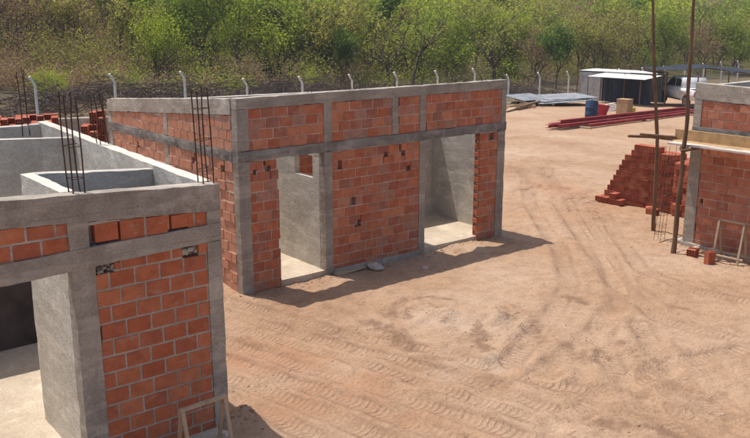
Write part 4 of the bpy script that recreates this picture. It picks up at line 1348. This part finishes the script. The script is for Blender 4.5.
for y in (1.0, -3.4):
    mb = MB(); mb.tube([(-3.0, y, 2.28), (4.6, y, 2.28)], 0.03, 6); mb.build('rail', M_POLE, sn, True)

k_ = min((W_F - W_R).length / 3.0, 1.1)
tk.scale = (k_, k_, k_)
# the near flank is the vehicle's left side; wheel centres at y=0 on that flank, body runs to y=-1.75
WB = 3.0


def side_prism(name, prof, y0, y1, mat, parent, inset=0.0, bev=0.05):
    bm = bmesh.new()
    a = [bm.verts.new((x, y0, z)) for x, z in prof]
    b = [bm.verts.new((x, y1, z)) for x, z in prof]
    n_ = len(prof)
    bm.faces.new(a); bm.faces.new(b[::-1])
    for i in range(n_): bm.faces.new((a[i], b[i], b[(i + 1) % n_], a[(i + 1) % n_]))
    bmesh.ops.recalc_face_normals(bm, faces=bm.faces)
    if inset:
        for v in bm.verts:
            t = max(0, (v.co.z - 1.0) / 0.75)
            c = (y0 + y1) / 2
            v.co.y = c + (v.co.y - c) * (1 - inset * t)
    if bev:
        bmesh.ops.bevel(bm, geom=list(bm.edges), offset=bev, segments=2, affect='EDGES')
    me = bpy.data.meshes.new(name); bm.to_mesh(me); bm.free()
    me.materials.append(mat)
    me.polygons.foreach_set('use_smooth', [True] * len(me.polygons))
    o = link_mesh(name, me, parent, True)
    return o


def arch(cx, r, n=8, z=0.36):
    return [(cx + r * math.cos(t), z + r * math.sin(t)) for t in np.linspace(math.pi, 0, n)]


prof = [(-1.15, 0.48), (-0.46, 0.48)] + arch(0, .44)[1:-1] + [(0.46, 0.40), (WB - .46, 0.40)] + arch(WB, .44)[1:-1] + [(WB + .46, 0.42), (WB + .92, 0.45), (WB + .95, 0.70), (WB + .90, 0.98), (WB + .55, 1.08), (WB - .35, 1.14),
        (WB - .40, 1.15), (0.45, 1.12), (-1.18, 1.10)]
side_prism('body', prof, 0.05, -1.70, M_PAINT, tk, bev=0.03)
cabp = [(0.42, 1.10), (0.50, 1.62), (0.72, 1.74), (1.75, 1.76), (2.0, 1.70), (2.68, 1.12)]
side_prism('cab', cabp, 0.02, -1.67, M_PAINT, tk, inset=0.14, bev=0.02)
for xs_ in (0.50, 1.36, 2.36):
    mb = MB(); mb.box(xs_ - .006, xs_ + .006, 0.045, 0.0535, 0.50, 1.10); mb.build('door_seam', M_TRIM, tk, True)
mb = MB(); mb.box(0.46, WB - .46, 0.04, 0.075, 0.40, 0.47, c=.01); mb.build('sill', M_TRIM, tk, True)
mb = MB(); mb.box(-1.1, 0.35, -1.62, -0.03, 1.095, 1.112); mb.build('bed_cover', M_TRIM, tk, True)
for s in (1, -1):
    yb = 0.0 if s > 0 else -1.65

    def ysk(z): return (-0.825 + s * (0.845 * (1 - 0.14 * max(0, (z - 1.0) / .75)) + 0.006))
    for win in ([(0.62, 1.19), (0.68, 1.56), (0.80, 1.63), (1.32, 1.65), (1.32, 1.18)], [(1.40, 1.18), (1.40, 1.65), (1.78, 1.65), (1.93, 1.60), (2.38, 1.18)]):
        mb = MB(); pts = [(x, ysk(z), z) for x, z in win]
        mb.poly(pts if s < 0 else pts[::-1])
        mb.build('side_window', M_GLASS, tk, True)
    for xd in (0.75, 1.55):
        mb = MB(); mb.box(xd, xd + .16, yb + (0.045 if s > 0 else -.06), yb + (.065 if s > 0 else -.04), 1.0, 1.03, c=.004); mb.build('door_handle', M_TRIM, tk, True)
    mb = MB(); mb.box(2.22, 2.34, yb + (.05 if s > 0 else -.22), yb + (.22 if s > 0 else -.05), 1.16, 1.30, c=.02); mb.build('mirror', M_TRIM, tk, True)
    mb = MB(); mb.box(WB + .78, WB + .925, -0.825 + s * .62 - .2, -0.825 + s * .62 + .2, .76, .93, c=.03); mb.build('headlight', M_LAMP, tk, True)
    mb = MB(); mb.box(-1.19, -1.13, -0.825 + s * .80 - .06, -0.825 + s * .80 + .06, .72, 1.02, c=.01); mb.build('tail_light', M_LAMP_RED, tk, True)
mb = MB(); zs_ = [(2.65, 1.165), (2.05, 1.69)]
mb.poly([(2.665, -0.10, 1.165), (2.075, -0.19, 1.665), (2.075, -1.46, 1.665), (2.665, -1.55, 1.165)]); mb.build('windscreen', M_GLASS, tk, True)
mb = MB(); mb.box(WB + .88, WB + 1.0, -1.66, 0.02, .42, .62, c=.03); mb.build('bumper', M_TRIM, tk, True)
mb = MB(); mb.box(-1.30, -1.17, -1.62, -0.03, .45, .60, c=.02); mb.build('bumper', M_TRIM, tk, True)
for x in (0, WB):
    for y in (-0.02, -1.45):
        whl = MB(); whl.tube([(x, y - .2, .36), (x, y - .18, .36), (x, y - .0, .36), (x, y + .02, .36)], [.33, .36, .36, .33], 20)
        w = whl.build('wheel', M_RUBBER, tk, True)
        rim = MB(); yy = y + .022 if y > -1 else y - .204
        rim.tube([(x, yy, .36), (x, yy + (.008 if y > -1 else -.008), .36)], [.215, .19], 16); rim.build('rim', M_RIM, w, True)

# ------------------------------------------------------------------ steel, sheets, drums and boards in the yard
R_L, R_R = at(557, 130.5), at(699, 113.0)
bdir = (R_R - R_L); Lb = Vector((bdir.x, bdir.y)).length
ang_b = math.atan2(bdir.y, bdir.x)
labels_b = ['red steel channel on the near side of the beam stack', 'red steel channel in the middle of the beam stack', 'red steel channel on the far side of the beam stack', 'red steel channel lying on top of the beam stack', 'short red steel channel lying askew in front of the stack']
for i, (oy, oz, ox, ll, da) in enumerate(((0.0, 0.10, 0.2, 1.0, 0), (0.28, 0.10, -0.25, 0.98, 0.004), (0.56, 0.10, 0.5, 0.97, -.003), (0.3, 0.245, 0.9, 0.9, 0.002), (-0.45, 0.05, 2.4, 0.82, 0.012))):
    mb = MB()
    n = 12
    L_ = Lb * ll
    for k in range(n):
        xa, xb = ox + L_ * k / n, ox + L_ * (k + 1) / n

        def gzl(x): return R_L.z + bdir.z * (x / Lb)
        w_, hgt, t = 0.18, 0.14, 0.014
        for (y0, y1, z0, z1) in ((0, t, 0, hgt), (t, w_, 0, t), (t, w_, hgt - t, hgt)):
            vs = []
            for x in (xa, xb):
                for (y, z) in ((y0, z0), (y1, z0), (y1, z1), (y0, z1)):
                    xx = ox + (x - ox) * math.cos(da); yy = oy + y + (x - ox) * math.sin(da)
                    vs.append((xx, yy, gzl(x) + oz + z))
            fs = [(0, 1, 5, 4), (1, 2, 6, 5), (2, 3, 7, 6), (3, 0, 4, 7)]
            if k == 0: fs.append((3, 2, 1, 0))
            if k == n - 1: fs.append((4, 5, 6, 7))
            mb.raw(vs, fs)
    o = mb.build('steel_channel', M_RED)
    o.location = (R_L.x, R_L.y, 0); o.rotation_euler = (0, 0, ang_b)
    tag(o, labels_b[i], 'steel beam', 'red steel channels')
for k, t in enumerate((0.12, 0.5, 0.85)):
    q = R_L.lerp(R_R, t)
    mb = MB(); mb.beam((0, -.6, 0.05), (0, 1.0, 0.05), .12, .1)
    o = mb.build('timber_bearer', M_TIMBER); o.location = (q.x, q.y, gz(q.x, q.y) - .005); o.rotation_euler = (0, 0, ang_b)
    tag(o, 'short timber bearer laid crosswise under the red steel channels', 'timber', 'bearers under the steel')

sheet_labels = ['lowest corrugated grey sheet of the pile by the shed', 'middle corrugated grey sheet of the pile by the shed', 'topmost grey sheet, slid askew over the pile by the shed', 'grey sheet leaning on the pile near the fence']
Q0, Q1 = at(541, 106.5), at(600, 106)
qd = Q1 - Q0; qa = math.atan2(qd.y, qd.x); Lq = Vector((qd.x, qd.y)).length
for i, (ox, oy, oz, w_, l_, rz, tl) in enumerate(((0, 0, .12, 2.6, Lq * .9, 0, .02), (.4, .25, .24, 2.6, Lq * .86, .05, .03), (1.1, .6, .36, 2.4, Lq * .8, -.07, .04), (-.6, .9, .25, 2.0, Lq * .5, .12, .10))):
    q = Vector((Q0.x, Q0.y)) + Vector((math.cos(qa), math.sin(qa))) * ox + Vector((-math.sin(qa), math.cos(qa))) * oy
    mb = MB(); vs = []
    n = 44
    for a in range(n + 1):
        for b_ in range(2):
            vs.append((l_ * b_, w_ * a / n, oz + .03 * math.sin(a * math.pi / 2) + tl * w_ * a / n))
    fs = [(a * 2, a * 2 + 1, a * 2 + 3, a * 2 + 2) for a in range(n)]
    mb.raw(vs, fs); mb.raw([(x, y, z - .02) for x, y, z in vs], [f[::-1] for f in fs])
    o = mb.build('metal_sheet', M_SHEET); o.location = (q.x, q.y, gz(q.x, q.y) + .02); o.rotation_euler = (0, 0, qa + rz)
    tag(o, sheet_labels[i], 'metal sheet')
mb = MB()
mb.beam((0, 0, .06), (0, 2.6, .06), .14, .12)
o = mb.build('timber_bearer', M_TIMBER); o.location = (Q0.x + math.cos(qa) * 1.0, Q0.y + math.sin(qa) * 1.0, gz(Q0.x, Q0.y)); o.rotation_euler = (0, 0, qa); tag(o, 'timber bearer under the grey sheet pile', 'timber')

plk = ['weathered plank lying with one end by the sheet pile, nearest the middle building', 'weathered plank crossing the others left of the sheet pile', 'pale plank lying furthest back towards the fence', 'dark plank raised on the others beside the sheet pile', 'thin plank lying flat on the sand left of the sheets']
for i, (xa, ya, xb, yb, dz) in enumerate(((505, 112, 537, 104, .05), (510, 108, 545, 103, .12), (508, 104, 530, 100.5, .05), (517, 110, 541, 105, .2), (506, 109.5, 534, 107, .03))):
    a, b = at(xa, ya), at(xb, yb)
    mb = MB(); mb.beam((a.x, a.y, gz(a.x, a.y) + dz), (b.x, b.y, gz(b.x, b.y) + dz + .1), .22, .05)
    tag(mb.build('plank', M_TIMBER if i % 2 == 0 else M_POLE), plk[i], 'plank')


def lathe(prof, n=16):
    mb = MB()
    mb.tube([(0, 0, z) for r, z in prof], [r for r, z in prof], n)
    return mb


q = at(591, 119)
dr = empty('drum', (q.x, q.y, gz(q.x, q.y)), 0, 'dark blue plastic drum standing by the red steel', 'drum')
lathe([(.30, 0), (.33, .04), (.33, .28), (.345, .30), (.33, .32), (.33, .60), (.345, .62), (.33, .64), (.33, .9), (.30, .95)]).build('barrel', M_BLUE, dr, True, True)
lathe([(.31, .951), (.31, .98), (.10, .985), (.10, 1.01)]).build('lid', M_BLUE, dr, True)
q = at(600.5, 117)
bk = empty('tub', (q.x, q.y, gz(q.x, q.y)), 0, 'red plastic tub tipped beside the blue drum', 'tub')
bk.rotation_euler = (0.15, 0.1, 0.4)
lathe([(.27, 0), (.30, .3), (.36, .62), (.39, .64), (.39, .68), (.33, .67), (.26, .05)]).build('shell', M_PINK, bk, True, True)
mb = MB(); mb.tube([(-.36, 0, .6), (-.25, 0, .85), (0, 0, .93), (.25, 0, .85), (.36, 0, .6)], .012, 6); mb.build('handle', M_WIRE, bk, True)
q = at(624, 114.5)
bx_ = empty('plywood_box', (q.x, q.y, gz(q.x, q.y)), math.atan2(sd.y, sd.x), 'plywood box standing before the dark tarpaulin', 'box')
for (x0, x1, y0, y1) in ((-.35, .35, -.3, -.28), (-.35, .35, .28, .3), (-.35, -.33, -.279, .279), (.33, .35, -.279, .279)):
    mb = MB(); mb.box(x0, x1, y0, y1, 0, .85); mb.build('panel', M_CARD, bx_, True)
mb = MB(); mb.box(-.37, .37, -.32, .32, .851, .875); mb.build('lid', M_CARD, bx_, True)
q = at(633, 114)
jg = empty('jerrycan', (q.x, q.y, gz(q.x, q.y)), .5, 'yellow jerrycan next to the plywood box', 'jerrycan')
mb = MB(); mb.box(-.16, .16, -.12, .12, 0, .42, c=.04); mb.build('can', M_YELLOW, jg, True)
mb = MB(); mb.tube([(-.1, 0, .41), (-.08, 0, .5), (.05, 0, .5), (.08, 0, .41)], .022, 6); mb.build('handle', M_YELLOW, jg, True)
mb = MB(); mb.tube([(.12, 0, .41), (.12, 0, .48)], .035, 8); mb.build('cap', M_WHITE, jg, True)
q = at(612, 111)
mb = MB()
for k in range(5): mb.beam((-1.2 + .1 * k, .12 * k, .05 + .07 * k), (1.0 + .15 * k, .12 * k + .1, .05 + .07 * k), .2, .05)
o = mb.build('plank_heap', M_PLANK_PALE); o.location = (q.x, q.y, gz(q.x, q.y)); o.rotation_euler = (0, 0, ang_b); tag(o, 'small heap of pale boards between drum and plywood box', 'boards', kind='stuff')


# ------------------------------------------------------------------ vegetation
def leaf_cloud(centers, per, spread, size, seed, flat=1.0):
    """Many small leaf faces round the given twig ends."""
    r = np.random.default_rng(seed)
    c = np.repeat(np.asarray(centers), per, axis=0)
    c = c + r.normal(0, 1, c.shape) * spread * np.array([1, 1, flat])
    n = len(c)
    a = r.normal(0, 1, (n, 3)); a /= np.linalg.norm(a, axis=1)[:, None] + 1e-9
    b = r.normal(0, 1, (n, 3)); b -= a * (a * b).sum(1)[:, None]; b /= np.linalg.norm(b, axis=1)[:, None] + 1e-9
    s = size * r.uniform(.55, 1.4, n)[:, None]
    v = np.stack([c - a * s, c - b * s * .42, c + a * s, c + b * s * .42], 1).reshape(-1, 3)
    return v, np.arange(n * 4).reshape(n, 4)


def branching(seed, height, spread, stems=2, depth=3, r0=0.09, up=0.55, high=False):
    """Trunk and limbs; returns tubes and the twig ends."""
    r = random.Random(seed)
    tubes, tips = [], []

    def grow(p, d, L, rad, lev):
        pts = [p.copy()]
        n = 3
        for i in range(n):
            d = (d + Vector((r.uniform(-.28, .28), r.uniform(-.28, .28), r.uniform(-.05, .16)))).normalized()
            p = p + d * (L / n)
            pts.append(p.copy())
            if lev >= depth - 1: tips.append(p.copy())
        tubes.append((pts, [rad * (1 - .45 * i / n) for i in range(n + 1)]))
        if lev < depth:
            for k in range(r.choice((2, 3, 3)) if lev else r.choice((3, 4))):
                a = r.uniform(0, 6.283)
                nd_ = (d * up + Vector((math.cos(a) * spread, math.sin(a) * spread, r.uniform(.05, .55)))).normalized()
                st = pts[r.choice((1, 2, 3))] if (lev or not high) else pts[r.choice((2, 3))]
                grow(st, nd_, L * r.uniform(.6, .85), rad * .55, lev + 1)
        else:
            tips.append(p.copy())
    for s in range(stems):
        a = r.uniform(0, 6.283)
        lean = 0.25 if stems > 1 else .08
        grow(Vector((math.cos(a) * .12 * (stems > 1), math.sin(a) * .1 * (stems > 1), -.2)), Vector((math.cos(a) * lean, math.sin(a) * lean, 1)).normalized(), height * .42, r0, 0)
    zmax = max(t.z for t in tips)
    k = height / zmax
    tubes = [([Vector((q.x * k, q.y * k, q.z * k)) for q in pts], rad) for pts, rad in tubes]
    tips = [t * k for t in tips]
    return tubes, tips


TREE_KINDS = {
    # name: (label, bark, leaf, height, spread, stems, leaves per tip, spread of clump, leaf size, vertical)
    'olive': ('olive green scrub tree with open crown', M_LEAF_OLIVE, 6.2, .75, 2, 15, .34, .105),
    'green': ('fresh green bushy tree', M_LEAF_GREEN, 6.6, .7, 2, 20, .38, .12),
    'deep': ('dense deep green upright tree', M_LEAF_DEEP, 6.0, .42, 1, 28, .36, .13),
    'lime': ('bright yellow green feathery tree', M_LEAF_LIME, 6.4, .8, 2, 18, .40, .10),
    'dry': ('half bare brown scrub tree', M_LEAF_DRY, 5.6, .7, 3, 6, .30, .085),
    'bare': ('dark limbed tree with sparse leaves', M_LEAF_OLIVE, 6.0, .9, 1, 5, .40, .10),
}
PROTO = {}
sd_ = 100
for kind, (lab, lm, hgt, spr, stems, per, cl, sz_) in TREE_KINDS.items():
    PROTO[kind] = []
    for vnt in range(3):
        sd_ += 7
        tubes, tips = branching(sd_, hgt, spr, stems, 3, {'dry': .06, 'bare': .17}.get(kind, .10), high=kind in ('bare', 'deep', 'olive'))
        mb = MB()
        for pts, rad in tubes: mb.tube(pts, rad, 5, cap=False)
        tm = mesh_of('trunk', mb.v, mb.f, M_BARK if kind not in ('dry',) else M_TWIG, True)
        tp = np.array([t[:] for t in tips])
        lv, lf = leaf_cloud(tp, per, cl, sz_, sd_)
        cm = np_mesh('crown', lv, lf, [lm])
        PROTO[kind].append((tm, cm, lv, lf, kind))


def plant_tree(kind, vnt, loc, s, rz, label=None):
    tm, cm = PROTO[kind][vnt % 3][:2]
    t = empty('scrub_tree', loc, rz, label or TREE_KINDS[kind][0], 'tree', 'trees beyond the fence')
    t.scale = (s * rng.uniform(.9, 1.1), s * rng.uniform(.9, 1.1), s * rng.uniform(.92, 1.08))
    link_mesh('trunk', tm, t, True)
    link_mesh('crown', cm, t, True)
    return t


ZONES = ((0, 'beyond the end of the brick stacks'), (100, 'behind the windrow of dead brush'), (235, 'behind the sunlit side wall'), (332, 'behind the left doorway of the middle building'), (420, 'behind the middle brick panel'),
         (505, 'behind the right doorway of the middle building'), (572, 'behind the grey sheet pile'), (650, 'behind the site shed'), (700, 'behind the shade canopy'), (999, 'behind the scaffolded building'))
# trees that can be told apart: (photo x, forward distance, kind, scale)
FRONT = [(10, 62, 'dry', 1.1), (30, 75, 'dry', 1.2), (55, 68, 'dry', 1.1), (85, 72, 'dry', 1.1), (70, 84, 'bare', 1.25), (118, 66, 'deep', 1.15), (100, 80, 'olive', 1.2), (138, 70, 'green', 1.0), (152, 60, 'lime', .8),
         (170, 72, 'olive', 1.0), (190, 64, 'green', .85), (215, 78, 'lime', 1.2), (238, 66, 'green', .9), (268, 65, 'bare', 1.1), (282, 66, 'green', 1.0), (300, 74, 'lime', 1.0),
         (318, 68, 'green', 1.05), (340, 62, 'deep', .75), (352, 72, 'lime', .95), (368, 78, 'olive', 1.1), (388, 66, 'bare', .95), (412, 65, 'bare', 1.0), (405, 82, 'lime', 1.1), (432, 76, 'olive', 1.0),
         (450, 68, 'green', .85), (472, 80, 'olive', 1.1), (496, 66, 'bare', 1.1), (515, 82, 'lime', 1.1), (535, 76, 'dry', .9), (560, 73, 'deep', .95), (580, 84, 'olive', 1.05), (604, 80, 'olive', 1.0),
         (622, 90, 'dry', 1.1), (640, 86, 'olive', 1.05), (660, 84, 'green', .95), (676, 92, 'olive', 1.1), (692, 88, 'bare', 1.1), (705, 86, 'dry', 1.0), (720, 94, 'olive', 1.1), (742, 90, 'green', .95),
         (-15, 66, 'olive', 1.1), (5, 86, 'bare', 1.2), (765, 90, 'olive', 1.0), (790, 88, 'lime', 1.0), (-40, 70, 'green', 1.0), (45, 92, 'olive', 1.2), (160, 90, 'green', 1.2), (130, 88, 'lime', 1.1)]
for i, (px, dist, kind, s) in enumerate(FRONT):
    u = (px - CX) / (F_PX / math.cos(PITCH))
    q = FW * dist + RT * (u * dist)
    zone = next(z for lim, z in ZONES if px < lim)
    lab = TREE_KINDS[kind][0] + (' upslope ' if dist >= 78 else ' ') + zone
    plant_tree(kind, i, (q.x, q.y, gz(q.x, q.y)), s, rng.uniform(0, 6.28), lab)

# bright shrub behind the fence at the left
for (px, py, dist, s) in ((47, 74, 47, 0.27),):
    q = on_ray(px, py, dist)
    t = plant_tree('lime', 1, (q.x, q.y, gz(q.x, q.y)), s, 1.0, 'small bright green shrub on its own before the dead brush')
    t.name = 'shrub'; t['category'] = 'shrub'; del t['group']

# the wood behind, one mass
wv, wf, wm = [], [], []
mats_w = [M_LEAF_OLIVE, M_LEAF_GREEN, M_LEAF_LIME, M_LEAF_DRY, M_LEAF_DEEP]
mi = {'olive': 0, 'green': 1, 'lime': 2, 'dry': 3, 'deep': 4, 'bare': 0}
cnt = 0
kinds = ['olive'] * 5 + ['green'] * 4 + ['lime'] * 3 + ['dry'] * 3 + ['deep'] * 1 + ['bare'] * 2
tv_all, tf_all, tn = [], [], 0
r2 = np.random.default_rng(77)
for _ in range(430):
    px = r2.uniform(-120, 870)
    dist = 62 + 110 * r2.random() ** 1.3
    u = (px - CX) / (F_PX / math.cos(PITCH))
    q = FW * dist + RT * (u * dist)
    if q.y < 52: continue
    kind = kinds[r2.integers(len(kinds))]
    if px < 110 and r2.random() < .55: kind = 'dry'
    tm, cm, lv, lf, _k = PROTO[kind][r2.integers(3)]
    keep = r2.random(len(lf)) < (0.50 if dist < 100 else .32)
    v = lv.reshape(-1, 4, 3)[keep]
    s = r2.uniform(.75, 1.25)
    cen = v.mean(1, keepdims=True)
    v = (v - cen) * (1.35 if dist < 100 else 1.75) + cen
    v = v.reshape(-1, 3) * s
    a = r2.uniform(0, 6.28)
    c_, s_ = math.cos(a), math.sin(a)
    v = np.stack([v[:, 0] * c_ - v[:, 1] * s_ + q.x, v[:, 0] * s_ + v[:, 1] * c_ + q.y, v[:, 2] + gz(q.x, q.y)], -1)
    nq = len(v) // 4
    wv.append(v); wf.append(np.arange(nq * 4).reshape(nq, 4) + cnt); cnt += nq * 4
    wm.append(np.full(nq, mi[kind]))
    if dist < 115:
        co = np.array([x.co[:] for x in tm.vertices]) * s
        co = np.stack([co[:, 0] * c_ - co[:, 1] * s_ + q.x, co[:, 0] * s_ + co[:, 1] * c_ + q.y, co[:, 2] + gz(q.x, q.y)], -1)
        fc = np.array([x.vertices[:] for x in tm.polygons])
        tv_all.append(co); tf_all.append(fc + tn); tn += len(co)
wme = np_mesh('woodland', np.concatenate(wv), np.concatenate(wf), mats_w)
wme.polygons.foreach_set('material_index', np.concatenate(wm).astype(np.int32))
wood = link_mesh('woodland', wme)
tag(wood, 'dry green scrub woodland covering the slope behind the fence', 'woodland', kind='stuff')
trunks = link_mesh('woodland_stems', np_mesh('woodland_stems', np.concatenate(tv_all), np.concatenate(tf_all), [M_BARK], smooth=True))
tag(trunks, 'thin dark stems inside the scrub woodland', 'stems', kind='stuff')

# undergrowth: low shrubs and dry weeds at the edge of the wood
uv_, uf_, um_, un = [], [], [], 0
for _ in range(2100):
    px = r2.uniform(-120, 870)
    u = (px - CX) / (F_PX / math.cos(PITCH))
    dist = 50 + 62 * r2.random() ** 1.4
    q = FW * dist + RT * (u * dist)
    if q.y < 47.5: continue
    hgt = r2.uniform(.6, 3.0) if dist > 58 else r2.uniform(.4, 1.5)
    n = int(80 + 110 * hgt)
    w = hgt * r2.uniform(.5, .9)
    c = np.stack([r2.normal(0, w * .5, n), r2.normal(0, w * .5, n), np.abs(r2.normal(0, .5, n)) * hgt], -1)
    v, f = leaf_cloud(c, 1, .08, .08, int(r2.integers(1e6)))
    z0 = gz(q.x, q.y)
    uv_.append(v + np.array([q.x, q.y, z0])); uf_.append(f + un); un += len(v)
    dry = r2.random() < (.75 if px < 130 else .42)
    um_.append(np.full(len(f), 3 if dry else [0, 0, 1, 1, 2][r2.integers(5)]))
ume = np_mesh('undergrowth', np.concatenate(uv_), np.concatenate(uf_), mats_w)
ume.polygons.foreach_set('material_index', np.concatenate(um_).astype(np.int32))
tag(link_mesh('undergrowth', ume), 'dry weeds and low shrubs along the edge of the wood', 'undergrowth', kind='stuff')

# windrows of dead brush bulldozed up beyond the fence
bv = MB()
for _ in range(5200):
    t = r2.random()
    x = 8 + 46 * t ** 0.9
    y = 42.2 + 2.6 * r2.normal() * .7 + 1.6 * math.sin(x * .45) + (x - 8) * .10
    if y < FP0.y + (x - FP0.x) * .0815 + 1.2: continue
    amp = (1.25 if x < 34 else .55) * (0.65 + .5 * math.sin(x * .8) ** 2)
    g_ = base_height(np.array(x), np.array(y))
    z = float(g_) + r2.random() ** 1.5 * amp * math.exp(-((y - (43.5 + (x - 8) * .10)) / 2.6) ** 2)
    L = r2.uniform(.4, 1.9)
    a = r2.uniform(0, 6.28); e = r2.normal(0, .35)
    d = Vector((math.cos(a) * math.cos(e), math.sin(a) * math.cos(e), math.sin(e)))
    p = Vector((x, y, z))
    bv.tube([p - d * L / 2, p + Vector(r2.normal(0, .06, 3)), p + d * L / 2], [r2.uniform(.012, .035), .02, .006], 3, cap=False)
tag(bv.build('dead_brush', M_BRUSH), 'windrow of grey brown dead branches heaped beyond the fence', 'brush', kind='stuff')

# thin dry grass on the strips near the fence
gv, gn = [], 0
NG = 26000
gxs = r2.uniform(6, 66, NG); gys = r2.uniform(27, 47, NG)
den = vnoise(gxs, gys, .45, 21) + vnoise(gxs, gys, 1.6, 22) * .6
keep = (den > np.where(gys > 37, -.05, .17)) & ~((gxs > 40) & (gys < 40)) & ~((gxs > 26) & (gys < 33))
gxs, gys = gxs[keep], gys[keep]
gzs = relief(gxs, gys)
n = len(gxs)
hh = r2.uniform(.08, .38, n); aa = r2.uniform(0, 6.28, n); ww = r2.uniform(.012, .035, n); ll = r2.normal(0, .12, (n, 2))
b0 = np.stack([gxs - np.cos(aa) * ww, gys - np.sin(aa) * ww, gzs], -1); b1 = np.stack([gxs + np.cos(aa) * ww, gys + np.sin(aa) * ww, gzs], -1)
tp = np.stack([gxs + ll[:, 0], gys + ll[:, 1], gzs + hh], -1)
gvx = np.stack([b0, b1, tp], 1).reshape(-1, 3)
gm = np_mesh('dry_grass', gvx, np.arange(n * 3).reshape(n, 3), [M_LEAF_DRY], tri=True)
tag(link_mesh('dry_grass', gm), 'thin dry grass on the waste ground near the fence', 'grass', kind='stuff')

# ------------------------------------------------------------------ dusty air
M_HAZE = bpy.data.materials.new('dusty_air')
M_HAZE.use_nodes = True
hn = M_HAZE.node_tree
hn.nodes.clear()
ho = hn.nodes.new('ShaderNodeOutputMaterial')
hv = hn.nodes.new('ShaderNodeVolumePrincipled')
hv.inputs['Color'].default_value = (0.86, 0.88, 0.92, 1)
hv.inputs['Density'].default_value = 0.0005
hn.links.new(hv.outputs['Volume'], ho.inputs['Volume'])
mb = MB(); mb.box(-90, 360, -90, 360, -6, 60)
hz = mb.build('haze', M_HAZE)
tag(hz, 'thin dusty haze in the air over the whole site', 'haze', kind='stuff')
